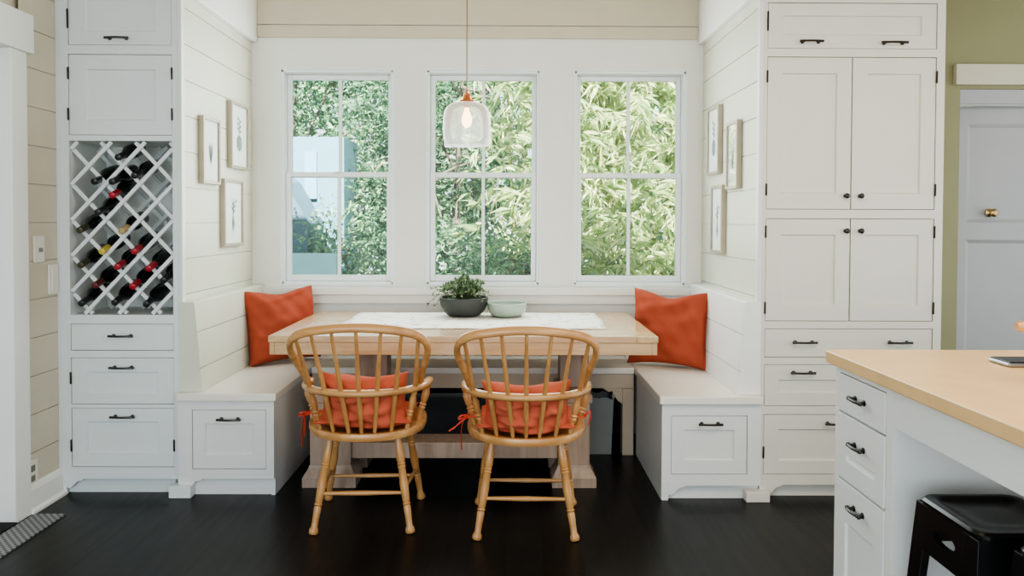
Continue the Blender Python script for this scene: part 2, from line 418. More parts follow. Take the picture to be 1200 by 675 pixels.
def shaker_mb(x0, x1, z0, z1, y, stile=.062, rail=.062, th=.02, rec=.008, flat=False, M4=None, rail_top=None):
    """front facing -Y; recessed flat centre panel with a small sloped bead"""
    mb = MB(); f = (lambda p: p) if M4 is None else (lambda p: M4 @ Vector(p))
    rt = rail if rail_top is None else rail_top
    def R(x0, x1, z0, z1, y): return [mb.bm.verts.new(f((x0,y,z0))), mb.bm.verts.new(f((x1,y,z0))), mb.bm.verts.new(f((x1,y,z1))), mb.bm.verts.new(f((x0,y,z1)))]
    back = R(x0,x1,z0,z1,y+th); front = R(x0,x1,z0,z1,y)
    loops = [back, front]
    if not flat:
        loops.append(R(x0+stile, x1-stile, z0+rail, z1-rt, y))
        loops.append(R(x0+stile+.004, x1-stile-.004, z0+rail+.004, z1-rt-.004, y+rec))
    for a, b in zip(loops, loops[1:]):
        for i in range(4): mb._face([a[i], a[(i+1)%4], b[(i+1)%4], b[i]])
    mb._face(back[::-1]); mb._face(loops[-1])
    return mb
GAP = .0028
def front(parent, name, x0, x1, z0, z1, y, **kw):
    return shaker_mb(x0+GAP, x1-GAP, z0+GAP, z1-GAP, y, **kw).build(name, M[{'wine_cabinet': 'whiteL', 'pantry_cabinet': 'whiteR'}.get(parent.name, 'white')], parent)
def bracket_toe(x0, x1, zt, y, sides=(1, 1), th=.02):
    """base apron with ogee bracket feet; polygon in XZ extruded in Y"""
    w, pts = .03, []
    pts += [(x0, 0), (x0, zt), (x1, zt), (x1, 0)]
    def foot(xe, s):
        # from the foot's inner bottom up the ogee to the apron underside
        return [(xe+s*.032, 0), (xe+s*.034, zt-.062), (xe+s*.05, zt-.066), (xe+s*.066, zt-.05), (xe+s*.08, zt-.034), (xe+s*.105, zt-.03), (xe+s*.11, zt-.022)]
    if sides[1]: pts += foot(x1, -1)
    else: pts += [(x1, zt-.022)]
    if sides[0]: pts += foot(x0, 1)[::-1]
    else: pts += [(x0, zt-.022)]
    if not sides[1]: pts.pop(3)
    if not sides[0]: pts.pop(0)
    mb = MB(); mb.prism([(p[0], y, p[1]) for p in pts], (0, th, 0)); return mb

# ------------------------------------------------------------------ left tall wine cabinet
def lx(px, py=300): return onY(px, py, YL).x
def lz(py, px=145): return onY(px, py, YL).z
cx0, cx1 = XWL+.0005, XL
ox0, ox1 = lx(82, 330), lx(203, 330)
zt_toe = lz(556)
rows = [('door', lz(53), lz(-32)), ('door', lz(158.5), lz(63.5)), ('rack', lz(369), lz(165)), ('drawer', lz(411), lz(379.5)), ('door', lz(474), lz(419)), ('door', lz(547.5), lz(478))]
cab = thing('wine_cabinet', 'tall white built-in cabinet with a lattice wine rack at its middle', 'cabinet', ((cx0+cx1)/2, YL, 0))
mb = MB()
mb.box((cx0, YL, zt_toe), (ox0, YL+.022, CEIL-.02)); mb.box((ox1, YL, zt_toe), (cx1, YL+.022, CEIL-.02))
zs = sorted([(r[1], r[2]) for r in rows]); lo = zt_toe
for a, b in zs:
    mb.box((ox0, YL, lo), (ox1, YL+.022, a)); lo = b
mb.box((ox0, YL, lo), (ox1, YL+.022, CEIL-.02))
mb.box((cx0, YL+.022, .02), (cx0+.015, YW-.15, CEIL-.02)); mb.box((cx1-.03, YL+.022, .02), (cx1-.012, YW-.15, CEIL-.02))
mb.build('face_frame', M['whiteL'], cab)
rz0, rz1 = rows[2][1], rows[2][2]
for i, (k, a, b) in enumerate(rows):   # dark interiors behind doors
    if k != 'rack': MB().box((ox0-.005, YL+.0221, a-.005), (ox1+.005, YL+.05, b+.005)).build('carcass', M['dark'], cab)
mb = MB()
mb.box((ox0-.005, YL+.33, rz0-.02), (ox1+.005, YL+.34, rz1+.02)); mb.box((ox0-.004, YL+.022, rz0-.012), (ox1+.004, YL+.33, rz0)); mb.box((ox0-.004, YL+.022, rz1), (ox1+.004, YL+.33, rz1+.012))
mb.box((ox0-.012, YL+.022, rz0), (ox0, YL+.33, rz1)); mb.box((ox1, YL+.022, rz0), (ox1+.012, YL+.33, rz1))
mb.build('rack_box', M['rackback'], cab)
yF = YL+.004
d = front(cab, 'door', ox0, ox1, rows[0][1], rows[0][2], yF, stile=.075, rail=.062); add_handle(d, (lx(138,45), yF, lz(45)), L=.088)
add_hinge(d, ox0, YL, lz(22), .09)
d = front(cab, 'door', ox0, ox1, rows[1][1], rows[1][2], yF, stile=.075, rail=.066)
for x in (ox0, ox1):
    for py in (86, 134): add_hinge(d, x, YL, lz(py))
d = front(cab, 'drawer', ox0, ox1, rows[3][1], rows[3][2], yF, flat=True); add_handle(d, (lx(143,394), yF, lz(393.5)))
d = front(cab, 'door', ox0, ox1, rows[4][1], rows[4][2], yF, stile=.07, rail=.045, rail_top=.065); add_handle(d, (lx(144,430), yF, lz(430.5))); add_hinge(d, ox0, YL, lz(443))
d = front(cab, 'door', ox0, ox1, rows[5][1], rows[5][2], yF, stile=.07, rail=.062); add_handle(d, (lx(145,488), yF, lz(488)))
for x in (ox0, ox1): add_hinge(d, x, YL, lz(522))
bracket_toe(cx0, cx1, zt_toe, YL, (1, 0)).build('bracket_foot', M['whiteL'], cab, bevel=.002)
MB().box((cx0+.01, YL+.035, 0), (cx1, YL+.05, zt_toe)).build('toe_kick', M['whiteL'], cab)
MB().box((lx(203, 570), YL-.05, 0), (lx(227, 570)+.006, YL+.02, lz(566))).build('plinth_block', M['whiteL'], cab, bevel=.003)

# lattice: two layers of strips, clipped to the opening ----------------------------------
k_px = (lx(200)-lx(100))/100.
X0p = lambda px: lx(px, 260)
def strips(kind, yq, th=.012, w=.0175):
    mb = MB()
    for i in range(-8, 12):
        # points where the strip would cross the top edge (py=167)
        xs = X0p(129+39.6*i) if kind == '/' else X0p(76+40.6*i)
        zt = lz(167); s = 1.06
        pts = []
        def x_at(z): return xs + ((z-zt)/s if kind == '/' else -(z-zt)/s)
        def z_at(x): return zt + ((x-xs)*s if kind == '/' else -(x-xs)*s)
        za, zb = z_at(ox0), z_at(ox1)
        lo_, hi_ = max(min(za, zb), rz0), min(max(za, zb), rz1)
        if hi_-lo_ < .012: continue
        p, q = Vector((x_at(lo_), yq, lo_)), Vector((x_at(hi_), yq, hi_))
        a = (q-p).normalized(); n = Vector((-a.z, 0, a.x))*w/2
        e_ = a*.006
        mb.prism([p+n+e_, p-n+e_, q-n-e_, q+n-e_], (0, th, 0))
    return mb
strips('/', YL+.008).build('lattice_strips', M['whiteL'], cab, bevel=.0015)
strips('\\', YL+.021).build('lattice_strips', M['whiteL'], cab, bevel=.0015)
strips('/', YL+.236).build('lattice_strips', M['whiteL'], cab)
strips('\\', YL+.249).build('lattice_strips', M['whiteL'], cab)

# bottles --------------------------------------------------------------------------------
def bottle_body():
    pr = [(0, .0125), (.012, .0145), (.022, .0140), (.27, .0148), (.36, .019), (.46, .029), (.54, .0345), (.95, .035), (.985, .034), (1, .03)]
    return MB().lathe(pr, (0, 0, 0), (0, .23, 0), 20)
proto = bottle_body().build('wine_bottle', M['bottle'], smooth=True, angle=50)
cap = MB().lathe([(0, .0105), (.03, .0148), (.09, .0156), (.11, .0149), (1, .0156)], (0, -.0015, 0), (0, .082, 0), 20).build('capsule', M['foil_black'], proto, smooth=True, angle=50)
capmesh = {}
for k in ('foil_black', 'foil_red', 'foil_gold', 'foil_brown', 'foil_olive', 'cork'):
    c_ = cap.data.copy(); c_.materials.clear(); c_.materials.append(M[k]); capmesh[k] = c_
BT = [
 (138, 184.5, 'foil_black', 'dark wine bottle alone at the very top of the wine rack'),
 (110, 213, 'foil_black', 'black-capped wine bottle at the left of the second row of the rack'),
 (131, 213, 'foil_black', 'black-capped bottle just above the topmost red-capped one'),
 (131, 229, 'foil_red', 'red-capped wine bottle nearest the top of the rack'),
 (157, 206, 'foil_black', 'black bottle near the top of the rack, right of the topmost red cap'),
 (114, 249, 'foil_black', 'black bottle on the left, below the topmost red-capped one'),
 (93, 270, 'foil_olive', 'olive-black bottle against the left side, halfway down the rack'),
 (119, 295, 'foil_gold', 'yellow-capped wine bottle in the lattice rack'),
 (142, 271, 'cork', 'bottle showing only a pale tan ringed tip, mid rack'),
 (157, 295, 'foil_red', 'red-capped bottle highest on the right of the lower half'),
 (94, 311, 'foil_olive', 'dark olive bottle at the left edge, below the yellow cap'),
 (137, 313, 'foil_red', 'dark red-tipped bottle in the middle, just right of the yellow cap'),
 (174, 315, 'foil_red', 'red-capped black bottle farthest right in the rack'),
 (111, 335, 'foil_brown', 'brownish red bottle at the lower left of the rack'),
 (155, 336, 'foil_red', 'lowest red-capped black bottle in the rack'),
 (95, 356, 'foil_black', 'leftmost of the three black bottles along the bottom of the rack'),
 (134, 355, 'foil_black', 'middle of the three black bottles along the bottom of the rack'),
 (171, 357, 'foil_black', 'rightmost of the three black bottles along the bottom of the rack'),
 (191, 329, 'foil_black', 'dark bottle tucked at the right edge above the bottom row'),
]
for i, (px, py, foil, lab) in enumerate(BT):
    tip = onY(px, py, YL-.03)
    # centre of the cell this neck pokes out of, a little down from the middle
    q = onY(px, py, YL-.03); q.y = YL+.27
    q.z += .085; q.x -= .012
    dirv = (q-tip).normalized()
    o = proto if i == 0 else proto.copy()
    if i: COL.objects.link(o)
    o.rotation_mode = 'QUATERNION'; o.rotation_quaternion = Vector((0, 1, 0)).rotation_difference(dirv); o.location = tip
    c_ = cap if i == 0 else cap.copy()
    if i: COL.objects.link(c_); c_.parent = o
    c_.data = capmesh[foil]
    tag(o, lab, 'bottle', 'wine bottles in the lattice rack')

# ------------------------------------------------------------------ right tall cabinet
def rx(px, py=300): return onY(px, py, YR).x
def rz(py, px=960): return onY(px, py, YR).z
qx0, qx1 = XR, rx(1104, 300)
px0, px1 = rx(897, 300), rx(1094.5, 300); pxm = rx(996.5, 300)
zt_r = rz(563)
rcab = thing('pantry_cabinet', 'tall white pantry cabinet of paired doors and drawers right of the nook', 'cabinet', ((qx0+qx1)/2, YR, 0))
rrows = [(rz(57), rz(3)), (rz(245.5), rz(66.5)), (rz(376.5), rz(256)), (rz(419), rz(385)), (rz(476), rz(427)), (rz(556), rz(485.5))]
mb = MB(); mb.box((qx0, YR, zt_r), (px0, YR+.022, CEIL-.02)); mb.box((px1, YR, zt_r), (qx1, YR+.022, CEIL-.02))
lo = zt_r
for a, b in sorted(rrows): mb.box((px0, YR, lo), (px1, YR+.022, a)); lo = b
mb.box((px0, YR, lo), (px1, YR+.022, CEIL-.02))
mb.box((qx1-.02, YR+.022, .0), (qx1, YG-.002, CEIL-.02)); mb.box((qx0+.012, YR+.022, .02), (qx0+.03, YW-.15, CEIL-.02))
mb.build('face_frame', M['whiteR'], rcab)
for a, b in rrows: MB().box((px0-.005, YR+.0221, a-.005), (px1+.005, YR+.05, b+.005)).build('carcass', M['dark'], rcab)
yF = YR+.004
d = front(rcab, 'door', px0, px1, *rrows[0], yF, stile=.066, rail=.06, rail_top=.055); add_handle(d, (rx(950,49), yF, rz(49)), L=.086, mat='bronze'); add_handle(d, (rx(1047,51), yF, rz(50.5,1047)), L=.098, mat='bronze'); add_hinge(d, px0, YR, rz(25), .09)
for r_, pk in ((1, 229.5), (2, 270.5)):
    a, b = rrows[r_]
    for s, (xa, xb, kx) in enumerate(((px0, pxm, rx(991, pk)), (pxm, px1, rx(1008, pk)))):
        d = front(rcab, 'door', xa, xb, a, b, yF, stile=.066, rail=.072); add_knob(d, (kx, yF, rz(pk)))
        for zz in (a+(b-a)*.13, b-(b-a)*.13): add_hinge(d, px0 if s == 0 else px1, YR, zz)
d = front(rcab, 'drawer', px0, px1, *rrows[3], yF, flat=True); add_handle(d, (rx(942,401), yF, rz(401))); add_handle(d, (rx(1053,401), yF, rz(401)))
d = front(rcab, 'drawer', px0, px1, *rrows[4], yF, stile=.066, rail=.058, rail_top=.07); add_handle(d, (rx(940,437), yF, rz(436.5))); add_handle(d, (rx(1053,437), yF, rz(436.5)))
d = front(rcab, 'drawer', px0, px1, *rrows[5], yF, stile=.066, rail=.06, rail_top=.068); add_handle(d, (rx(980,497), yF, rz(496))); add_hinge(d, px0, YR, rz(530))
bracket_toe(qx0, qx1, zt_r, YR, (1, 1)).build('bracket_foot', M['whiteR'], rcab, bevel=.002)
MB().box((qx0, YR+.04, 0), (qx1-.03, YR+.055, zt_r)).build('toe_kick', M['whiteR'], rcab)
MB().box((rx(872, 580)-.006, YR-.05, 0), (rx(898, 580), YR+.02, rz(573))).build('plinth_block', M['whiteR'], rcab, bevel=.003)
# crown along the top
MB().prism([(qx1-.004, YR-.001, 2.325), (qx1-.004, YR-.05, 2.37), (qx1-.004, YR-.055, 2.46), (qx1-.004, YR-.001, 2.46)], (.13, 0, 0)).build('crown', M['ceil'], rcab)

# ------------------------------------------------------------------ nook side walls, window wall
shiplap('wall_nook_left', M['cream'], lambda s, d, z: Vector((XL+d, YW if s else YL+.001, z)), 0, CEIL, depth=.02)
shiplap('wall_nook_right', M['cream'], lambda s, d, z: Vector((XR-d, YW if s else YR+.001, z)), 0, CEIL, depth=.02)
zf = onY(300, 50, YW).z
struct(MB().box((XL, YL+.03, zf), (XL+.035, YW, CEIL)).build('trim_nook_left', M['white2'], bevel=.006))
struct(MB().box((XR-.035, YR+.03, zf), (XR, YW, CEIL)).build('trim_nook_right', M['white2'], bevel=.006))
struct(MB().box((XL, YL-.001, SEAT), (XL+.018, YL+.035, CEIL)).build('trim_corner_left', M['white'], bevel=.002))
struct(MB().box((XR-.018, YR-.001, SEAT), (XR, YR+.035, CEIL)).build('trim_corner_right', M['white'], bevel=.002))

def wx(px, py=210): return onY(px, py, YW).x
def wz(py, px=565): return onY(px, py, YW).z
WIN = [(wx(329.5), wx(461)), (wx(500), wx(632)), (wx(673), wx(803.5))]
WZ0, WZ1 = wz(333.5), wz(82.5)
mb = MB()
xs = [XL-.02] + [v for w in WIN for v in w] + [XR+.02]
mb.box((XL-.02, YW, 0), (XR+.02, YW+.16, WZ0)); mb.box((XL-.02, YW, WZ1), (XR+.02, YW+.16, CEIL))
for i in range(0, len(xs), 2): mb.box((xs[i], YW, WZ0), (xs[i+1], YW+.16, WZ1))
struct(mb.build('wall_back', M['white2']))
# white header boards above the windows, ceiling shade painted on as beige
z46, z31 = wz(46), wz(31)
mb = MB(); mb.box((XL+.035, YW-.018, z46+.003), (XR-.035, YW, z31-.003)); struct(mb.build('trim_frieze', M['beige'], bevel=.003))
mb = MB(); mb.box((XL+.035, YW-.014, z31+.003), (XR-.035, YW, z31+.166)); mb.box((XL+.035, YW-.014, z31+.172), (XR-.035, YW, CEIL)); struct(mb.build('trim_upper_boards', M['beige'], bevel=.003))
# sill and the boards under it
zs0, zs1 = wz(345), wz(336.5)
mb = MB(); mb.box((XL, YW-.055, zs0), (XR, YW+.02, zs1)); struct(mb.build('trim_window_sill', M['white2'], bevel=.004))
mb = MB(); mb.box((XL, YW-.03, wz(355.5)), (XR, YW, zs0-.002)); struct(mb.build('trim_sill_apron', M['white2'], bevel=.003))

def window(i, x0, x1):
    mb = MB(); j = .016
    # jamb liner and stops
    mb.box((x0, YW+.005, WZ0), (x0+j, YW+.15, WZ1)); mb.box((x1-j, YW+.005, WZ0), (x1, YW+.15, WZ1))
    mb.box((x0, YW+.005, WZ1-j), (x1, YW+.15, WZ1)); mb.box((x0, YW+.005, WZ0), (x1, YW+.15, WZ0+j))
    # slim raised edge of the casing
    c = .007
    for a, b in (((x0-c, WZ0-c), (x0+.002, WZ1+c)), ((x1-.002, WZ0-c), (x1+c, WZ1+c))): mb.box((a[0], YW-.006, a[1]), (b[0], YW+.01, b[1]))
    mb.box((x0+.002, YW-.006, WZ1-.002), (x1-.002, YW+.01, WZ1+c)); mb.box((x0+.002, YW-.006, WZ0-c), (x1-.002, YW+.01, WZ0+.002))
    w = struct(mb.build('window_%d' % i, M['sash'], bevel=.003))
    zm = wz(204.5)
    def sash(y, z0, z1, st, rt, rb, mun):
        m = MB(); a, b = x0+j+.001, x1-j-.001
        m.box((a, y, z0), (a+st, y+.03, z1)); m.box((b-st, y, z0), (b, y+.03, z1))
        m.box((a+st, y, z1-rt), (b-st, y+.03, z1)); m.box((a+st, y, z0), (b-st, y+.03, z0+rb))
        xm = (a+b)/2; m.box((xm-mun, y+.004, z0+rb), (xm+mun, y+.026, z1-rt))
        s = m.build('sash', M['sash'], w, bevel=.004)
        g = MB(); g.quad((a+st-.004, y+.016, z0+rb-.004), (b-st+.004, y+.016, z0+rb-.004), (b-st+.004, y+.016, z1-rt+.004), (a+st-.004, y+.016, z1-rt+.004))
        g.build('pane', M['glass'], s)
    sash(YW+.075, zm-.018, WZ1-j-.001, .026, .03, .03, .010)
    sash(YW+.04, WZ0+j+.001, zm+.014, .03, .03, .036, .010)
    k = MB(); k.box(((x0+x1)/2-.022, YW+.028, zm+.002), ((x0+x1)/2+.022, YW+.042, zm+.016)); k.build('sash_lock', M['white2'], w, bevel=.003)
for i, (a, b) in enumerate(WIN): window(i+1, a, b)

# ------------------------------------------------------------------ green wall and door on the right
dz1 = onY(1160, 104, YG).z; dxl = onY(1123, 250, YG).x; dxr = dxl+.84
mb = MB(); mb.box((qx1, YG, 0), (dxl, YG+.1, CEIL)); mb.box((dxl, YG, dz1), (dxr, YG+.1, CEIL)); mb.box((dxr, YG, 0), (4.6, YG+.1, CEIL))
struct(mb.build('wall_right', M['green']))
mb = MB(); a = onY(1117, 76, YG); b = onY(1117, 100, YG); mb.box((a.x, YG-.035, b.z), (dxr+.1, YG, a.z))
struct(mb.build('trim_right_door_head', M['beige'], bevel=.004))
mb = MB(); mb.box((dxl, YG+.012, dz1-.085), (dxr, YG+.09, dz1)); mb.box((dxl, YG+.012, dz1-.1), (dxr, YG+.03, dz1-.085)); struct(mb.build('trim_right_door_jamb', M['door2'], bevel=.003))
# the leaf stands slightly ajar, hinged on the right
Rm = Matrix.Translation((dxr, YG+.03, 0)) @ Matrix.Rotation(math.radians(-4), 4, 'Z')
W = .83
def leaf_pt(px, py): return onY(px, py, YG+.06)
pz_mid0, pz_mid1 = leaf_pt(1160, 281).z, leaf_pt(1160, 261).z
ztop = dz1-.092
mb = MB()
def ringpanel(x0, x1, z0, z1, rec=.012, bev=.02):
    return (x0, x1, z0, z1, rec, bev)
xl, xr = -W, 0
zlist = [0.01, .22, pz_mid0, pz_mid1, ztop-.105, ztop]
fp = lambda x, y, z: Rm @ Vector((x, y, z))
def q4(a, b, c, d): mb.quad(fp(*a), fp(*b), fp(*c), fp(*d))
stl = .085
q4((xl,0,.01),(xl+stl,0,.01),(xl+stl,0,ztop),(xl,0,ztop)); q4((xr-stl,0,.01),(xr,0,.01),(xr,0,ztop),(xr-stl,0,ztop))
for a, b in ((.01, .22), (pz_mid0, pz_mid1), (ztop-.105, ztop)): q4((xl+stl,0,a),(xr-stl,0,a),(xr-stl,0,b),(xl+stl,0,b))
for a, b in ((.22, pz_mid0), (pz_mid1, ztop-.105)):
    o_ = [(xl+stl,0,a),(xr-stl,0,a),(xr-stl,0,b),(xl+stl,0,b)]; r_ = .022
    i_ = [(xl+stl+r_,.014,a+r_),(xr-stl-r_,.014,a+r_),(xr-stl-r_,.014,b-r_),(xl+stl+r_,.014,b-r_)]
    for k in range(4): q4(o_[k], o_[(k+1)%4], i_[(k+1)%4], i_[k])
    q4(*i_)
q4((xl,0,.01),(xl,0,ztop),(xl,.04,ztop),(xl,.04,.01)); q4((xl,0,ztop),(xr,0,ztop),(xr,.04,ztop),(xl,.04,ztop)); q4((xl,.04,.01),(xl,.04,ztop),(xr,.04,ztop),(xr,.04,.01))
door2 = struct(mb.build('door_2', M['door2'], recalc=False))
kp = onY(1162, 249.5, YG+.055)
mb = MB(); mb.lathe([(0, .026), (.1, .026), (.16, .02), (.3, .010), (.5, .010), (.62, .02), (.8, .025), (.95, .018), (1, .008)], (kp.x, YG+.075, kp.z), (kp.x, YG+.018, kp.z), 18)
mb.build('knob', M['brass'], door2, smooth=True)

# ------------------------------------------------------------------ benches
def side_bench(name, label, s):
    """s=-1 left, +1 right; front face towards the camera, seat slab, drawer, sloped boarded back"""
    Y0 = 3.462 if s < 0 else 3.415
    fx = lambda px, py: onY(px, py, Y0).x
    fz = lambda py, px: onY(px, py, Y0).z
    if s < 0: xw, xi = XL+.001, fx(321, 530); dr = (225, 312, 480, 550); hpx = (269, 491); cpx = 270
    else: xw, xi = XR-.001, fx(775.5, 530); dr = (786.5, 876, 487, 556); hpx = (832, 496.5); cpx = 830
    root = thing(name, label, 'bench', ((xw+xi)/2, Y0, 0))
    yb = YW-.001; zs = SEAT; th = .036
    lo_, hi_ = min(xw, xi), max(xw, xi)
    zt = fz(556 if s < 0 else 564, cpx)
    x0, x1 = fx(dr[0], 515), fx(dr[1], 515); z0, z1 = fz(dr[3], cpx), fz(dr[2], cpx)
    mb = MB(); yfr = Y0
    mb.box((lo_, yfr, zt), (x0, yfr+.02, zs-th)); mb.box((x1, yfr, zt), (hi_, yfr+.02, zs-th))
    mb.box((x0, yfr, zt), (x1, yfr+.02, z0)); mb.box((x0, yfr, z1), (x1, yfr+.02, zs-th))
    mb.build('face_frame', M['white'], root)
    MB().box((xi, yfr+.02, 0.0), (xi-(.018 if s > 0 else -.018)*-1, 4.10, zs-th)).build('end_panel', M['white'], root)
    MB().box((x0-.01, yfr+.021, z0-.01), (x1+.01, yfr+.045, z1+.01)).build('carcass', M['dark'], root)
    d = front(root, 'drawer', x0, x1, z0, z1, yfr+.003, stile=.058, rail=.062, rail_top=.064); add_handle(d, (fx(*hpx), yfr+.003, fz(hpx[1], cpx)), L=.088, mat='bronze' if s > 0 else 'pewter')
    bracket_toe(lo_, hi_, zt, yfr, (1, 0) if s > 0 else (1, 0)).build('bracket_foot', M['white'], root, bevel=.002)
    MB().box((lo_+.002, yfr+.03, 0), (hi_-.002, yfr+.045, zt)).build('toe_kick', M['white'], root)
    ov = .014
    a, b = (lo_-.0, hi_+ov) if s < 0 else (lo_-ov, hi_)
    MB().box((a, Y0-.02, zs-th), (b, yb, zs)).build('seat', M['seat'], root, bevel=.004)
    # sloped back with board grooves
    ztop = onY(215 if s < 0 else 880, 355, 3.485 if s < 0 else YR).z
    yf2 = (YL if s < 0 else YR)-.004
    tw, bw = .072, .108
    w = lambda z: bw + (tw-bw)*(z-zs)/(ztop-zs)
    prof = [(zs+.001, w(zs))]
    for g in GZ:
        if zs+.02 < g < ztop-.03: prof += [(g-.0025, w(g)), (g-.0025, w(g)-.007), (g+.0025, w(g)-.007), (g+.0025, w(g))]
    prof += [(ztop, w(ztop)), (ztop+.004, w(ztop)-.004), (ztop+.004, 0), (zs+.001, 0)]
    mb = MB(); mb.prism([(xw-s*x, yf2, z) for z, x in prof], (0, yb-yf2, 0)); mb.build('backrest', M['cream'] if s < 0 else M['white2'], root)
    return root
side_bench('bench_seat', 'white built-in bench along the left wall of the nook', -1)
side_bench('bench_seat', 'white built-in bench along the right wall of the nook', 1)

# bench under the windows
bxi0, bxi1 = onY(321, 530, 3.462).x+.016, onY(775.5, 530, 3.415).x-.016
bb = thing('bench_seat', 'white window bench across the back of the nook, open underneath', 'bench', ((bxi0+bxi1)/2, 4.1, 0))
YB = 4.08
MB().box((bxi0, YB-.015, SEAT-.034), (bxi1, YW-.002, SEAT)).build('seat', M['seat'], bb, bevel=.004)
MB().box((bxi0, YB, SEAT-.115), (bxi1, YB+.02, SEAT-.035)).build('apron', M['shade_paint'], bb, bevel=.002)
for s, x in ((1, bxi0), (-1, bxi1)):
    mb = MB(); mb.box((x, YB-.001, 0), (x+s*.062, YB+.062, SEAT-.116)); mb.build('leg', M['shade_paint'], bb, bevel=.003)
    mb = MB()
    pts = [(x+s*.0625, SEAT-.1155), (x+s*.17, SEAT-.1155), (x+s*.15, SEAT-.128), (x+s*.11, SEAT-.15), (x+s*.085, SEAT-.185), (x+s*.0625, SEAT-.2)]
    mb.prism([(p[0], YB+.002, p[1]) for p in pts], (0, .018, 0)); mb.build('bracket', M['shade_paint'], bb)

struct(MB().box((bxi0, YW-.012, .0), (bxi1, YW-.001, SEAT-.04)).build('painted_shade_under_bench', M['dark2'], bevel=.002))  # added dark sheet that paints the shade on the wall under the bench
# things stored under the window bench
def tub(loc, w, dpt, h, mat, name, label, cat, taper=.9):
    mb = MB(); x, y, z = loc
    def R(s, zz, inset=0): return [(x+a*(w/2*s-inset), y+b*(dpt/2*s-inset), zz) for a, b in ((-1,-1),(1,-1),(1,1),(-1,1))]
    mb.rings([R(taper, z), R(1, z+h), R(1.04, z+h), R(1.04, z+h-.02)], True, False)
    mb.rings([R(1, z+h-.0005, .004), R(taper, z+.01, .004)], False, True)
    return mb.build(name, mat, origin=loc, bevel=.006, recalc=False)
tub_o = tub((onY(522, 480, 4.25).x-.05, 4.28, .0), .62, .3, .33, M['black_plastic'], 'storage_tub', '', '')
tag(tub_o, 'black plastic storage tub in the shadow under the window bench', 'storage tub')
bw_ = onY(702, 500, 4.07)
binr = tub((bw_.x, 4.19, .0), .165, .22, .335, M['bin'], 'waste_bin', '', '', .86)
tag(binr, 'small white plastic waste bin on the floor under the window bench', 'waste bin')
mb = MB(); random.seed(3)
ring0 = []; ring1 = []; ring2 = []
for k in range(28):
    a = 2*PI*k/28; cx_, cy_ = math.cos(a), math.sin(a)
    sq = 1/max(abs(cx_), abs(cy_)); rx_, ry_ = .084*sq, .112*sq
    ring0.append((bw_.x+cx_*rx_*1.04, 4.19+cy_*ry_*1.04, .315+random.uniform(-.012, .008)))
    ring1.append((bw_.x+cx_*rx_*1.03, 4.19+cy_*ry_*1.03, .345+random.uniform(-.004, .012)))
    ring2.append((bw_.x+cx_*rx_*.8, 4.19+cy_*ry_*.8, .30+random.uniform(-.01, .01)))
mb.rings([ring0, ring1, ring2], False, True); mb.build('bin_liner', M['bag'], binr, smooth=True, angle=80)

# ------------------------------------------------------------------ table
TZ = .75
tl, tr = onZ(313, 394, TZ), onZ(768, 394, TZ)
TX0, TX1 = tl.x, (onZ(768, 394, TZ).x+onZ(737, 366.5, TZ).x)/2
TY0, TY1 = (tl.y+tr.y)/2, 4.37
TXC = (TX0+TX1)/2
tab = thing('dining_table', 'long pale wood trestle dining table in the nook', 'table', (TXC, (TY0+TY1)/2, 0))
mb = MB()
nb = 6; bwid = (TY1-TY0)/nb
for k in range(nb): mb.box((TX0+.1, TY0+k*bwid+.0006, TZ-.03), (TX1-.1, TY0+(k+1)*bwid-.0006, TZ))
mb.build('tabletop', M['table'], tab, bevel=.0015)
for a, b in ((TX0, TX0+.0995), (TX1-.0995, TX1)): MB().box((a, TY0-.001, TZ-.0302), (b, TY1+.001, TZ)).build('breadboard_end', M['tabley'], tab, bevel=.003)
mb = MB(); z0 = TZ-.088
mb.box((TX0+.028, TY0+.006, z0), (TX1-.028, TY0+.03, TZ-.0305)); mb.box((TX0+.028, TY1-.03, z0), (TX1-.028, TY1-.006, TZ-.0305))
mb.box((TX0+.004, TY0+.006, z0), (TX0+.0275, TY1-.006, TZ-.0305)); mb.box((TX1-.0275, TY0+.006, z0), (TX1-.004, TY1-.006, TZ-.0305))
mb.build('apron', M['table'], tab, bevel=.002)
def pedestal(xa, xb, ua, ub, yf):
    """wide lower post with a flared plinth, narrower upper post, foot running front to back"""
    for y0_, y1_ in ((yf+.03, yf+.14), (yf+.33, yf+.43)):
        MB().box((xa, y0_, .06), (xb, y1_, .40)).build('pedestal_post', M['grey_wood'], tab, bevel=.004)
    m2 = MB(); m2.box((min(xa, ua), yf+.03, .4001), (max(xb, ub), yf+.43, .44)); m2.build('cross_beam', M['grey_wood'], tab, bevel=.004)
    m2 = MB(); m2.box((ua, yf+.20, .4401), (ub, yf+.33, z0-.0005)); m2.build('upper_post', M['grey_wood'], tab, bevel=.004)
    for yy, dd in ((yf, .17), (yf+.30, .16)):
        m2 = MB(); e_ = .03
        R = lambda s, z: [(xa-s, yy-s+.03, z), (xb+s, yy-s+.03, z), (xb+s, yy+dd+s-.03, z), (xa-s, yy+dd+s-.03, z)]
        m2.rings([R(e_, 0), R(e_, .045), R(e_-.006, .055), R(.006, .085), R(.002, .0995)]); m2.build('foot', M['grey_wood'], tab)
yp = 3.575
pl = lambda px: onY(px, 540, yp+.03).x
pedestal(pl(363), pl(411), onY(420, 430, yp+.2).x, onY(454, 430, yp+.2).x, yp)
pedestal(pl(654), pl(691), onY(656, 430, yp+.2).x, onY(690, 430, yp+.2).x, yp)
MB().box((pl(411)+.001, yp+.045, .128), (pl(654)-.001, yp+.2, .205)).build('stretcher', M['grey_wood'], tab, bevel=.004)

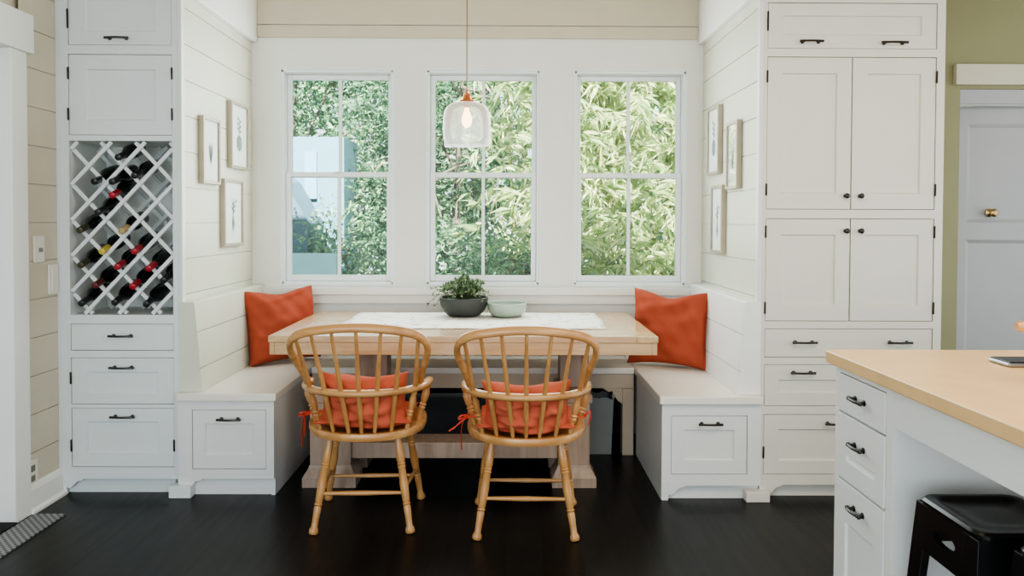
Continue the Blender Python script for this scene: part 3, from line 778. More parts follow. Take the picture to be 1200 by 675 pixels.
# runner, plant, bowl on the table
r0, r1 = onZ(391, 385.5, TZ), onZ(712, 385.5, TZ)
mb = MB(); nx, ny = 40, 18; y0_, y1_ = r0.y, TY1-.06
G = []
for j in range(ny+1):
    row = []
    for i in range(nx+1):
        x = r0.x+(r1.x-r0.x)*i/nx; y = y0_+(y1_-y0_)*j/ny
        x += .006*math.sin(y*13)+(.02*(y-y0_)); y += .004*math.sin(x*17)
        row.append(mb.bm.verts.new((x, y, TZ+.0022+.0012*(math.sin(x*23)*math.sin(y*19)+1))))
    G.append(row)
for j in range(ny):
    for i in range(nx): mb._face([G[j][i], G[j][i+1], G[j+1][i+1], G[j+1][i]])
ro = mb.build('table_runner', M['runner'], origin=((r0.x+r1.x)/2, (y0_+y1_)/2, TZ), smooth=True)
md = ro.modifiers.new('thick', 'SOLIDIFY'); md.thickness = .0016; md.offset = -1
tag(ro, 'white runner with faint grey plant print laid along the tabletop', 'table runner')

def bowl_mb(c, R, H, rfoot, th=.006, pw=2.2):
    c = Vector(c); n = 14; prof = []
    for i in range(n+1):
        t = i/n; prof.append((H*t, rfoot+(R-rfoot)*(1-(1-t)**pw)**(1/pw)))
    inner = [(max(th, H*i/n), max(.001, (rfoot+(R-rfoot)*(1-(1-i/n)**pw)**(1/pw))-th)) for i in range(n, -1, -1)]
    pr = [(z/H, r) for z, r in prof+[(H+.002, R-th/2)]+inner]
    mb = MB(); mb.lathe(pr, c, c+Vector((0,0,H)), 40, True, True); return mb
pc = onZ(543.5, 371, TZ); pc.z = TZ+.0055
R_ = (onY(572.5, 350, pc.y).x-onY(515.5, 350, pc.y).x)/2; H_ = onY(543, 350, pc.y-R_*.2).z-TZ
plant = thing('potted_plant', 'bushy small-leaved plant in a charcoal bowl pot on the table', 'plant', pc)
bowl_mb(pc, R_, H_, R_*.48, .007, 2.0).build('pot', M['pot'], plant, smooth=True, angle=50)
mb = MB(); mb.lathe([(0, R_*.86), (.8, R_*.9), (1, R_*.5)], pc+Vector((0,0,H_*.6)), pc+Vector((0,0,H_*.88)), 28); mb.build('soil', M['soil'], plant, smooth=True)
def leaf(mb, p, d, L, W, n=None, bend=.15):
    d = Vector(d).normalized(); up = Vector(n) if n is not None else Vector((random.gauss(0,1), random.gauss(0,1), random.gauss(0,1)))
    s = d.cross(up)
    if s.length < 1e-4: s = d.orthogonal()
    s.normalize(); nn = s.cross(d)
    p = Vector(p); m_ = p+d*L*.45+nn*bend*L*.3; t_ = p+d*L-nn*bend*L*.4
    a = mb.bm.verts.new(p); b = mb.bm.verts.new(m_+s*W/2); c = mb.bm.verts.new(t_); e = mb.bm.verts.new(m_-s*W/2)
    mb._face([a, b, c]); mb._face([a, c, e])
random.seed(11)
fol, stm = MB(), MB()
top = pc+Vector((0, 0, H_*.9))
for i in range(150):
    a = random.uniform(0, 2*PI); el = random.uniform(.05, 1.0)**.6*PI/2
    R2 = R_*random.uniform(.75, 1.12); Hh = .125*random.uniform(.6, 1.0)
    e_ = top+Vector((math.cos(a)*math.cos(el)*R2*1.05, math.sin(a)*math.cos(el)*R2*1.05, math.sin(el)*Hh))
    b_ = top+Vector((math.cos(a)*R_*.35*random.random(), math.sin(a)*R_*.35*random.random(), -.02))
    mid = b_.lerp(e_, .55)+Vector((0,0,.03*math.cos(el)+.01))
    pts = catmull([b_, mid, e_], 4); stm.tube(pts, .0011, 5)
    for q in pts[3:]:
        for k in range(3):
            dv = Vector((random.gauss(0,.7), random.gauss(0,.7), random.gauss(.25,.6)))+(e_-b_).normalized()*.6
            leaf(fol, q, dv, random.uniform(.014, .026), random.uniform(.009, .015))
for (dx, dy, dz, n_) in ((-.175, -.03, .03, 9), (-.20, -.05, -.035, 9), (-.15, -.06, -.03, 8), (.15, -.03, .02, 7), (-.1, -.12, -.055, 8), (.11, -.09, .0, 7), (-.185, .0, .055, 8)):
    b_ = top+Vector((dx*.45, dy*.45, .02)); e_ = top+Vector((dx, dy, dz)); mid = (b_+e_)/2+Vector((0,0,.03))
    pts = catmull([b_, mid, e_], n_); stm.tube(pts, .0011, 5)
    for q in pts[2:]:
        leaf(fol, q, (random.gauss(0,1), random.gauss(0,1), random.gauss(0,.6)), random.uniform(.013, .022), random.uniform(.008, .013))
fol.build('foliage', M['plant'], plant, recalc=False); stm.build('stem', M['stem'], plant, recalc=False)

bc = onZ(594, 371.5, TZ); bc.z = TZ+.0055
Rb = (onY(617, 358, bc.y).x-onY(570.5, 358, bc.y).x)/2; Hb = onY(594, 355, bc.y).z-TZ-.004
bo = bowl_mb(bc, Rb, Hb, Rb*.56, .005, 2.3).build('bowl', M['celadon'], origin=bc, smooth=True, angle=50)
tag(bo, 'empty celadon green ceramic bowl beside the potted plant', 'bowl')

# ------------------------------------------------------------------ Windsor chair
def turned(p0, p1, r, kind='leg', seg=14):
    if kind == 'leg':
        pr = [(0, r*.75), (.06, r*.95), (.18, r*1.1), (.27, r*1.12), (.285, r*.92), (.30, r*1.18), (.315, r*.92), (.33, r*1.18), (.345, r*.95), (.5, r*1.2), (.6, r*1.08), (.675, r*.98), (.69, r*.82), (.705, r*1.1), (.72, r*.82), (.74, r*1.0), (.85, r*.86), (.925, r*.84), (.955, r*1.2), (.985, r*1.28), (1, r*1.0)]
    else:
        pr = [(0, r*.8), (.12, r*.95), (.3, r*.75), (.36, r*1.15), (.40, r*.8), (.44, r*1.25), (.48, r*.8), (.56, r*1.15), (.75, r*1.3), (.86, r*.8), (.9, r*1.1), (1, r*.8)]
    return MB().lathe(pr, p0, p1, seg)
SZ = .428
def make_chair():
    c = thing('windsor_chair', 'x', 'chair', (0,0,0), 'wooden Windsor chairs at the table')
    # saddle seat
    n = 48; rings_ = []
    def outline(sc_, z, dish=0):
        r = []
        for k in range(n):
            a = 2*PI*k/n; cs, sn = math.cos(a), math.sin(a)
            ex = 2.7 if sn > 0 else 2.15
            x = .25*math.copysign(abs(cs)**(2/ex), cs); y = (.215 if sn > 0 else .222)*math.copysign(abs(sn)**(2/ex), sn)
            r.append(Vector((x*sc_, y*sc_, z+.012*(y/.22)*1.0)))
        return r
    mb = MB(); mb.rings([outline(.93, SZ-.034), outline(.985, SZ-.031), outline(1.0, SZ-.022), outline(1.0, SZ-.007), outline(.988, SZ-.001), outline(.95, SZ+.001), outline(.8, SZ-.006), outline(.5, SZ-.012), outline(.15, SZ-.013)])
    mb.build('seat', M['oakx'], c, smooth=True, angle=50)
    feet = {}
    for sx in (-1, 1):
        for nm, top, ft in (('r', (sx*.137, -.125, SZ-.038), (sx*.198, -.19, .001)), ('f', (sx*.15, .13, SZ-.03), (sx*.213, .195, .001))):
            turned(top, ft, .0158).build('leg', M['oak'], c, smooth=True, angle=50); feet[(sx, nm)] = (Vector(top), Vector(ft))
    at = lambda k, z: feet[k][0].lerp(feet[k][1], (feet[k][0].z-z)/(feet[k][0].z-feet[k][1].z))
    def st(p, q, r=.0088):
        L_ = (q-p); MB().lathe([(0, r*.8), (.2, r*.95), (.5, r*1.2), (.8, r*.95), (1, r*.8)], p, q, 12).build('stretcher', M['oakx'], c, smooth=True)
    st(at((-1,'r'), .158), at((1,'r'), .158)); st(at((-1,'f'), .115), at((1,'f'), .115))
    for sx in (-1, 1): st(at((sx,'r'), .175), at((sx,'f'), .145), .008)
    # arm rail bent round the back
    RZ = .588
    P = []
    for k in range(33):
        a = PI*k/32; x = -.257*math.cos(a); y = .0-.264*math.sin(a)**.85
        P.append(Vector((x, y, RZ+.004*math.sin(a))))
    P = [Vector((-.255, .06, RZ-.004)), Vector((-.26, .03, RZ-.002))] + P + [Vector((.26, .03, RZ-.002)), Vector((.255, .06, RZ-.004))]
    w_ = [.012, .018] + [.019]*33 + [.018, .012]; h_ = [.009, .0135] + [.0155]*33 + [.0135, .009]
    MB().tube(P, w_, 14, up=(0,0,1), rz=h_).build('arm_rail', M['oakx'], c, smooth=True, angle=60)
    # bow
    half = [(.228, -.10, RZ), (.242, -.155, .655), (.266, -.225, .735), (.271, -.262, .775), (.258, -.296, .812), (.21, -.324, .842), (.11, -.340, .860), (0, -.344, .866)]
    bow = catmull([(-x, y, z) for x, y, z in half] + half[-2::-1], 8)
    nb_ = len(bow)
    MB().tube(bow, [.013]*nb_, 14, up=(0, .35, 1), rz=[.0185]*nb_).build('bow', M['oakx'], c, smooth=True, angle=60)
    def bow_at(x):
        best = min((p for p in bow if p.z > .70), key=lambda p: abs(p.x-x)); return best
    def rail_at(x, ysign=-1):
        return min((p for p in P if p.y < .02), key=lambda p: abs(p.x-x))
    for xb, xt in ((0, 0), (.053, .094), (-.053, -.094), (.118, .182), (-.118, -.182)):
        yb_ = -.198*math.sqrt(max(0, 1-(xb/.25)**2))
        p, q = Vector((xb, yb_, SZ-.01)), bow_at(xt)
        m = p.lerp(q, .39)
        # pass through the rail
        rr = rail_at(m.x); m.y = rr.y; m.z = RZ
        MB().tube(catmull([p, p.lerp(m, .5), m, m.lerp(q, .5), q], 4), [.0075, .0085, .0092, .0098, .0102, .0104, .0104, .0102, .01, .0097, .0093, .0088, .0082, .0077, .0072, .0068, .0066], 10).build('spindle', M['oak'], c, smooth=True)
    for s in (-1, 1):
        p = Vector((s*.178, -.142, SZ-.01)); q = bow_at(s*.238); m = rail_at(s*.215); m = Vector((m.x, m.y, RZ))
        turned(p, m, .0115, 'post').build('spindle', M['oak'], c, smooth=True, angle=50)
        MB().tube([m, m.lerp(q, .5), q], [.0105, .0095, .007], 10).build('spindle', M['oak'], c, smooth=True)
        p = Vector((s*.216, -.03, SZ-.008)); q = Vector((s*.262, -.035, RZ))
        turned(p, q, .013, 'post').build('arm_post', M['oak'], c, smooth=True, angle=50)
        # ball joint where the bow meets the rail
        MB().lathe([(0, .008), (.2, .0165), (.5, .0185), (.8, .0165), (1, .008)], (s*.229, -.088, RZ-.005), (s*.232, -.112, RZ+.03), 12).build('joint', M['oak'], c, smooth=True)
    return c
def place(o, x, y, rz_, label):
    o.location = (x, y, 0); o.rotation_euler = (0, 0, math.radians(rz_)); o['label'] = label
CH = [(-.592, 3.238, 2.0), (.088, 3.175, -1.5)]
chair = make_chair()
place(chair, *CH[0], 'honey wood bow-back Windsor armchair at the left of the table front')
chair2 = copy_tree(chair)
place(chair2, *CH[1], 'honey wood bow-back Windsor armchair at the right of the table front')

# cushions ---------------------------------------------------------------------------
def pillow_mb(w, h, t, seed, n=26, ear=.06, wr=.010, dent=0., bend=0.):
    rnd = random.Random(seed); ph = [rnd.uniform(0, 6) for _ in range(8)]
    mb = MB(); top, bot = {}, {}
    def P(u, v, s):
        # edges bow inwards between the pulled corners
        x = u*w/2*(1-ear*(1-abs(v)**2)*abs(u)**3); z = v*h/2*(1-ear*(1-abs(u)**2)*abs(v)**3)
        k = max(0., (1-u**4)*(1-v**4))**.55*(1-.25*(u*u*v*v))
        f = .5+.5*k
        wv = wr*(math.sin(5*u+3*v+ph[0])*.5+math.sin(9*v-4*u+ph[1])*.35+math.sin(14*u+11*v+ph[2])*.22+math.sin(17*v-7*u*v+ph[3])*.2)*(k**.6)
        wv += wr*.9*math.sin(16*u*(1.2-v)+ph[4])*max(0, v)**2*(1-v**6)*(1-u**4)
        y = s*(t/2*k+wv)
        if dent: y -= s*dent*math.exp(-((u*2.2)**2+((v-1)*3)**2))*k; z -= dent*1.6*math.exp(-(u*2.4)**2)*max(0, v)**6
        y += bend*(u*u-.3)
        return Vector((x, y, z))
    for i in range(n+1):
        for j in range(n+1):
            u, v = -1+2*i/n, -1+2*j/n
            # crowd samples to the rim
            u = math.sin(u*PI/2)*.35+u*.65; v = math.sin(v*PI/2)*.35+v*.65
            edge = i in (0, n) or j in (0, n)
            a = mb.bm.verts.new(P(u, v, -1)); top[i, j] = a
            bot[i, j] = a if edge else mb.bm.verts.new(P(u, v, 1))
    for i in range(n):
        for j in range(n):
            mb._face([top[i,j], top[i+1,j], top[i+1,j+1], top[i,j+1]])
            mb._face([bot[i,j], bot[i,j+1], bot[i+1,j+1], bot[i+1,j]])
    return mb
def pillow(name, mat, w, h, t, loc, rot, seed, label, cat, group=None, **kw):
    o = pillow_mb(w, h, t, seed, **kw).build(name, mat, smooth=True, angle=75, recalc=True)
    o.location = loc; o.rotation_euler = rot
    md = o.modifiers.new('sub', 'SUBSURF'); md.levels = 1; md.render_levels = 1
    # seam piping round the edge
    return tag(o, label, cat, group)
R = math.radians
# throw pillows on the benches
pillow('throw_pillow', M['rust'], .42, .43, .14, (-1.262, 4.235, SEAT+.208), (R(-13), R(-2), R(38)), 4, 'rust orange throw pillow in the left corner of the nook', 'pillow', 'rust throw pillows in the bench corners', ear=.09, wr=.017, dent=.015)
pillow('throw_pillow', M['rust'], .45, .44, .15, (.905, 4.13, SEAT+.21), (R(-16), R(1), R(-25)), 9, 'rust orange throw pillow in the right corner of the nook', 'pillow', 'rust throw pillows in the bench corners', ear=.11, wr=.02, dent=.025)
# back pillows and tied pads on the chairs
for (x, y, rz_), seed, side in zip(CH, (21, 33), ('left', 'right')):
    T = Matrix.Translation((x, y, 0)) @ Matrix.Rotation(R(rz_), 4, 'Z')
    lab = 'on the %s Windsor chair' % side
    hh = .245 if side == 'left' else .222
    p = T @ Vector((.002, -.158, SZ+hh*.45))
    pillow('back_cushion', M['orange'], .375, hh, .11, p, (R(14), R(1 if side == 'left' else -1), R(rz_)), seed, 'orange cushion standing against the spindles '+lab, 'cushion', 'orange cushions on the chairs', ear=.10, wr=.018, bend=.045)
    pad = pillow_mb(.40, .36, .05, seed+5, ear=.03, wr=.004).build('seat_pad', M['orange'], smooth=True, angle=75)
    pad.location = T @ Vector((0, .0, SZ+.023)); pad.rotation_euler = (R(-90), 0, R(rz_))
    tag(pad, 'orange tie-on seat pad lying '+lab, 'cushion', 'orange seat pads on the chairs')
    Li = (pad.matrix_basis.inverted() @ T)
    def ribbon(pts, w=.011):
        mb = MB(); P_ = catmull(pts, 5); a = []
        side_v = Vector((0, 1, .3)).normalized()
        mb.tube(P_, [.0022]*len(P_), 6, up=side_v, rz=[w*(.75+.25*math.sin(i*1.3)) for i in range(len(P_))])
        for v in mb.bm.verts: v.co = Li @ v.co
        return mb.build('tie', M['ribbon'], pad, smooth=True, local=True)
    if True:
        for s in ((-1,) if side == 'left' else (-1, 1)):
            ax, ay = s*.225, -.035
            # loop round the arm post, bow and two tails
            ribbon([(s*.15, -.03, SZ+.03), (s*.205, -.05, SZ+.035), (s*.238, -.06, SZ+.035), (s*.246, -.03, SZ+.038), (s*.225, -.012, SZ+.036), (s*.17, .0, SZ+.03)], .006)
            if s < 0:
                ribbon([(s*.244, -.055, SZ+.034), (s*.262, -.075, SZ+.02), (s*.27, -.075, SZ-.03), (s*.268, -.072, SZ-.10)], .013)
                ribbon([(s*.244, -.055, SZ+.036), (s*.268, -.08, SZ+.045), (s*.282, -.075, SZ+.03), (s*.258, -.065, SZ+.03)], .010)
                if side == 'right': ribbon([(s*.244, -.055, SZ+.034), (s*.27, -.085, SZ+.02), (s*.295, -.10, SZ+.0), (s*.318, -.11, SZ-.012)], .008)
                else: ribbon([(s*.244, -.055, SZ+.034), (s*.255, -.085, SZ+.03), (s*.252, -.09, SZ-.02), (s*.256, -.085, SZ-.055)], .010)
            else:
                ribbon([(s*.244, -.05, SZ+.034), (s*.262, -.06, SZ+.06), (s*.27, -.055, SZ+.04), (s*.258, -.05, SZ+.0)], .012)

# ------------------------------------------------------------------ pendant lamp
YP = (TY0+TY1)/2
pt = onY(547, 145, YP); PX = pt.x
pzb, pzt = onY(547, 170.5, YP).z, onY(547, 119.5, YP).z
pend = thing('pendant_lamp', 'clear glass pendant lamp with a copper cap hanging over the table', 'lamp', (PX, YP, pzb))
MB().lathe([(0, .003), (1, .003)], (PX, YP, pzt+.075), (PX, YP, CEIL-.028), 8).build('cord', M['cord'], pend, smooth=True)
MB().lathe([(0, .012), (.3, .05), (1, .055)], (PX, YP, CEIL-.03), (PX, YP, CEIL-.001), 24).build('canopy', M['copper'], pend, smooth=True)
mb = MB()
mb.lathe([(0, .040), (.12, .043), (.25, .040), (.32, .024), (.75, .018), (.85, .011), (1, .007)], (PX, YP, pzt-.006), (PX, YP, pzt+.05), 24)
mb.build('cap', M['copper'], pend, smooth=True, angle=40)
mb = MB()
for a in (.3, .3+2*PI/3, .3+4*PI/3):
    mb.tube([(PX+.036*math.cos(a), YP+.036*math.sin(a), pzt), (PX+.022*math.cos(a), YP+.022*math.sin(a), pzt+.04), (PX+.002*math.cos(a), YP+.002*math.sin(a), pzt+.08)], .0022, 6)
mb.build('bail_wire', M['copper'], pend, smooth=True)
MB().lathe([(0, .016), (1, .016)], (PX, YP, pzt-.03), (PX, YP, pzt-.004), 16).build('socket', M['copper'], pend, smooth=True)
RG = (onY(575, 145, YP).x-onY(519, 145, YP).x)/2
H = pzt-pzb
pr = [(0, .036), (.02, .06), (.07, RG*.72), (.14, RG*.87), (.25, RG*.95), (.45, RG*.99), (.65, RG), (.85, RG*.97), (1.0, RG*.90)]
mb = MB(); mb.lathe(pr, (PX, YP, pzt), (PX, YP, pzb), 40, False, False)
g = mb.build('glass_shade', M['hazy'], pend, smooth=True, angle=80)
md = g.modifiers.new('thick', 'SOLIDIFY'); md.thickness = .003
MB().lathe([(0, .012), (.15, .013), (.35, .022), (.6, .027), (.8, .024), (.95, .012), (1, .003)], (PX, YP, pzt-.03), (PX, YP, pzt-.135), 20).build('bulb', M['bulb'], pend, smooth=True, angle=80)

# ------------------------------------------------------------------ framed pictures
def picture(side, px0, px1, pyc, ph, label, art):
    """front face flush on a plane a few cm off the nook wall"""
    th = .028; X = XL+th if side < 0 else XR-th
    s = 1 if side < 0 else -1                      # into the room
    ya, yb_ = onX(px0, pyc, X).y, onX(px1, pyc, X).y
    y0, y1 = min(ya, yb_), max(ya, yb_)
    zc = onX((px0+px1)/2, pyc, X).z
    ym = (y0+y1)/2
    h = ph*ym/F
    z0, z1 = zc-h/2, zc+h/2
    XB = XL if side < 0 else XR
    root = thing('framed_picture', label, 'picture', (XB, ym, zc), 'botanical prints on the left nook wall' if side < 0 else 'framed prints on the right nook wall')
    fw = .016
    mb = MB()
    mb.box((XB, y0, z0), (X, y0+fw, z1)); mb.box((XB, y1-fw, z0), (X, y1, z1)); mb.box((XB, y0+fw, z1-fw), (X, y1-fw, z1)); mb.box((XB, y0+fw, z0), (X, y1-fw, z0+fw))
    mb.build('frame', M['frame'], root, bevel=.002)
    xp = X-s*.010
    MB().box((XB+s*.002, y0+fw, z0+fw), (xp, y1-fw, z1-fw)).build('print', M['paper'], root)
    xi = xp+s*.0012
    ink = MB(); wy, hz = (y1-y0)-2*fw, (z1-z0)-2*fw
    pt_ = lambda u, v: (xi, ym+s*u*wy*.62, zc+v*hz*.52)
    def leaf2(u, v, du, dv, w):
        n_ = Vector((-dv, du)); n_.normalize()
        ink.quad(pt_(u, v), pt_(u+du*.5+n_.x*w, v+dv*.5+n_.y*w), pt_(u+du, v+dv), pt_(u+du*.5-n_.x*w, v+dv*.5-n_.y*w))
    if art == 0:      # stem with small leaves over a round vase
        leaf2(0, -.1, .02, .75, .03)
        for k in range(6): leaf2(0, .1+.08*k, .22*(-1)**k, .12, .05)
        ink._face([ink.bm.verts.new(pt_(.28*math.cos(a*PI/8), -.22+.26*math.sin(a*PI/8))) for a in range(16)])
    elif art == 1:    # spray of blades
        for k in range(7): leaf2(0, -.45, -.28+.09*k, .75-.02*abs(k-3), .035)
    else:             # two crossing stems in a slim vase
        leaf2(-.1, -.2, .25, .75, .03); leaf2(.1, -.2, -.25, .75, .03)
        for k in range(5): leaf2(-.05+.05*k, .0+.08*k, .2*(-1)**k, .1, .05)
        leaf2(0, -.62, .0, .55, .14)
    ink.build('drawing', M['ink'], root, recalc=False)
    xg = X-s*.006
    MB().quad((xg, y0+fw, z0+fw), (xg, y1-fw, z0+fw), (xg, y1-fw, z1-fw), (xg, y0+fw, z1-fw)).build('picture_glass', M['picglass'], root)
picture(-1, 239, 259, 177, 77*1.0, 'framed plant print on the left nook wall, nearest the cabinet', 1)
picture(-1, 272, 292, 160, 76, 'framed vase print on the left nook wall, highest of the three', 0)
picture(-1, 264, 286, 249.5, 77, 'framed crossing-stems print on the left nook wall, lowest of the three', 2)
picture(1, 828, 841, 165, 79, 'pale framed print on the right nook wall, highest and nearest the window', 0)
picture(1, 850, 863, 182, 79, 'pale framed print on the right nook wall, nearest the pantry cabinet', 1)
picture(1, 832, 845, 257, 79, 'pale framed print on the right nook wall, lowest of the three', 2)

# ------------------------------------------------------------------ kitchen peninsula (near right)
CZ = .91
c0 = onZ(967, 409.5, CZ)
XE = c0.x; YE = c0.y
XF = XE+.024
pen = thing('kitchen_peninsula', 'white kitchen peninsula with drawers and a warm beige counter at the right', 'kitchen counter', (1.7, 1.4, 0))
PXR = 2.75; PY0 = .55
MB().box((XE, PY0, CZ-.036), (PXR, YE, CZ)).build('countertop', M['counter'], pen, bevel=.004)
ydr0 = onX(1046, 500, XF).y; ydr1 = YE-.02
mb = MB(); mb.box((XF+.0201, ydr0, .0), (XF+.5, ydr1, CZ-.0365)); 
[mb.box((XF, ydr0+.0301, a_), (XF+.0199, ydr1-.02, b_)) for a_, b_ in ((.09, .112), (.556, .557), (.745, .7455), (.855, CZ-.0365))]; mb.box((XF, ydr0, 0.0), (XF+.02, ydr0+.03, CZ-.0365)); mb.box((XF, ydr1-.02, 0.0), (XF+.02, ydr1, CZ-.0365))
mb.build('drawer_case', M['white'], pen)
zap = onX(1100, 529, XF).z
MB().box((XF, PY0+.05, zap), (XF+.02, ydr0-.0005, CZ-.0365)).build('apron', M['white'], pen)
MB().box((XF+.42, PY0+.05, 0), (XF+.44, ydr0-.0005, CZ-.0365)).build('back_panel', M['white'], pen)
mb = MB(); mb.box((XF+.5005, PY0+.05, 0), (PXR-.05, ydr1, CZ-.0365)); mb.build('rear_cabinet', M['white'], pen)
mb = MB(); mb.box((XF+.0005, ydr0+.0301, 0), (XF+.0195, ydr1-.0201, .0895)); mb.build('toe_kick', M['white'], pen)
# drawers face -X: build facing -Y then turn
Tm = Matrix.Translation((XF, 0, 0)) @ Matrix.Rotation(R(-90), 4, 'Z')
u0, u1 = -(ydr1-.0235), -(ydr0+.0335)         # local x runs along -Y
D = [(.748, .852, True, .801), (.560, .742, False, .674), (.115, .553, False, .500)]
for z0, z1, fl, hz in D:
    d = shaker_mb(u0, u1, z0, z1, -.003, stile=.05, rail=.055, rail_top=.11 if not fl else .03, th=.016, flat=fl, M4=Tm).build('drawer', M['white'], pen, bevel=.0012)
    yc = onX(1003, 520, XF-.012).y
    handle_mb((XF-.003, yc, hz), (0, 1, 0), (-1, 0, 0), .058, .0042, .7).build('handle', M['pewter'], d, smooth=True)

# things on the counter
pb = onZ(1183, 431, CZ)
mb = MB(); mb.box((pb.x, pb.y, CZ+.0005), (pb.x+.16, pb.y+.085, CZ+.012))
ph = mb.build('phone', M['steel'], origin=(pb.x+.08, pb.y+.04, CZ), bevel=.004)
MB().box((pb.x+.003, pb.y+.003, CZ+.0121), (pb.x+.157, pb.y+.082, CZ+.0145)).build('screen', M['black_plastic'], ph, bevel=.001)
tag(ph, 'thin black phone lying on the beige counter at the right edge', 'phone')
hp = onY(1191, 382.5, 1.72)
pan = thing('saucepan', 'wooden-handled saucepan on the beige counter, handle pointing left', 'saucepan', (hp.x+.36, 1.72, CZ))
mb = MB(); mb.lathe([(0, .0085), (.06, .0125), (.2, .0135), (.5, .0115), (.9, .010), (1, .0105)], (hp.x, 1.72, hp.z), (hp.x+.16, 1.72, hp.z-.005), 16); mb.build('handle', M['oakx'], pan, smooth=True)
mb = MB(); mb.tube([(hp.x+.1602, 1.72, hp.z-.005), (hp.x+.25, 1.72, hp.z-.012)], .006, 10); mb.build('handle_arm', M['steel'], pan, smooth=True)
mb = bowl_mb((hp.x+.36, 1.72, CZ+.001), .105, .16, .095, .003, 3); mb.build('pan_body', M['steel'], pan, smooth=True, angle=50)

# ------------------------------------------------------------------ black metal stools under the peninsula
def make_stool(w=.228, ht=.65, sp=.045):
    s = thing('metal_stool', 'x', 'stool', (0,0,0), 'black metal stools under the peninsula')
    h = w/2
    def rr(hw, z, r=.03, n=5):
        out = []
        for cx_, cy_, a0 in ((hw-r, hw-r, 0), (-hw+r, hw-r, PI/2), (-hw+r, -hw+r, PI), (hw-r, -hw+r, 3*PI/2)):
            for k in range(n+1): out.append((cx_+r*math.cos(a0+PI/2*k/n), cy_+r*math.sin(a0+PI/2*k/n), z))
        return out
    mb = MB(); mb.rings([rr(h, ht-.022), rr(h+.001, ht-.006), rr(h-.004, ht), rr(h-.02, ht), rr(h-.028, ht-.006, .02), rr(.04, ht-.007, .02)], False, True)
    mb.build('seat', M['black_metal'], s, smooth=True, angle=40)
    # apron panels with an oval hand hole in each side
    for k in range(4):
        mb = MB(); Rz = Matrix.Rotation(k*PI/2, 4, 'Z')
        n_ = 24; z0 = ht-.115; outer, inner = [], []
        yb = lambda z: -(h+sp*(ht-z)/ht*.9)-.0
        hw = lambda z: h-.028+sp*(ht-z)/ht
        zc = ht-.062
        for i in range(n_):
            a = 2*PI*i/n_; ca, sa = math.cos(a), math.sin(a)
            inner.append((ca*.042, yb(zc+sa*.016), zc+sa*.016))
            m_ = max(abs(ca), abs(sa)); zz = zc+(sa/m_)*(.052 if sa > 0 else .053); zz = min(zz, ht-.012); zz = max(zz, z0)
            outer.append((ca/m_*hw(zz), yb(zz), zz))
        mb.rings([[Rz @ Vector(p) for p in outer], [Rz @ Vector(p) for p in inner], [Rz @ (Vector(p)+Vector((0, .012, 0))) for p in inner]], False, False)
        mb.build('apron', M['black_metal'], s, smooth=True, angle=40, recalc=True)
    for sx, sy in ((1,1),(-1,1),(-1,-1),(1,-1)):
        mb = MB()
        def sec(z, a):
            q = h+sp*(ht-z)/ht
            # folded sheet: an L-shaped section narrowing to the foot
            o_ = Vector((sx*q, sy*q, z)); t_ = .004
            return [o_, o_+Vector((-sx*a, 0, 0)), o_+Vector((-sx*a, -sy*t_, 0)), o_+Vector((-sx*t_*1.5, -sy*t_*1.5, 0)), o_+Vector((-sx*t_, -sy*a, 0)), o_+Vector((0, -sy*a, 0))]
        mb.rings([sec(ht-.014, .05), sec(ht*.6, .044), sec(.03, .028), sec(.002, .028)])
        mb.build('leg', M['black_metal'], s, bevel=.0015)
    mb = MB(); zb = .2; q = h+sp*(ht-zb)/ht-.012
    mb.tube([(-q, -q, zb), (q, q, zb)], .006, 8); mb.tube([(-q, q, zb+.013), (q, -q, zb+.013)], .006, 8); mb.build('brace', M['black_metal'], s, smooth=True)
    return s
st = make_stool(); st.location = (1.072, 1.612, 0); st['label'] = 'black metal stool tucked under the peninsula beside the drawers'
st2 = copy_tree(st); st2.location = (1.118, 1.345, 0); st2['label'] = 'black metal stool at the bottom right edge, nearer the camera'

# ------------------------------------------------------------------ floor grate and mat by the left door
def floor_poly(name, pts, h, mat, label, cat):
    P_ = [onZ(px, py, 0) for px, py in pts]
    mb = MB(); mb.prism([(p.x, p.y, .0005) for p in P_], (0, 0, h))
    o = mb.build(name, mat, origin=(sum(p.x for p in P_)/len(P_), sum(p.y for p in P_)/len(P_), 0), bevel=.001)
    return tag(o, label, cat)
g0, g1 = onZ(77, 603.5, 0), onZ(0, 655, 0)
xg1 = g0.x; xg0 = XWL+.036
floor_g = MB(); floor_g.box((xg0, g1.y-.25, .0005), (xg1, g0.y, .006))
go = floor_g.build('floor_mat', M['grate'], origin=((xg0+xg1)/2, g0.y-.3, 0)); tag(go, 'grey woven floor mat by the left doorway', 'floor mat')
mm = MB(); mm.box((XWL-.10, ydoor1-.9, .0005), (XWL+.03, ydoor1-.005, .011)); mo = mm.build('door_threshold', M['mat'], origin=(XWL, ydoor1-.4, 0)); tag(mo, 'black threshold strip below the white door at the far left', 'threshold')

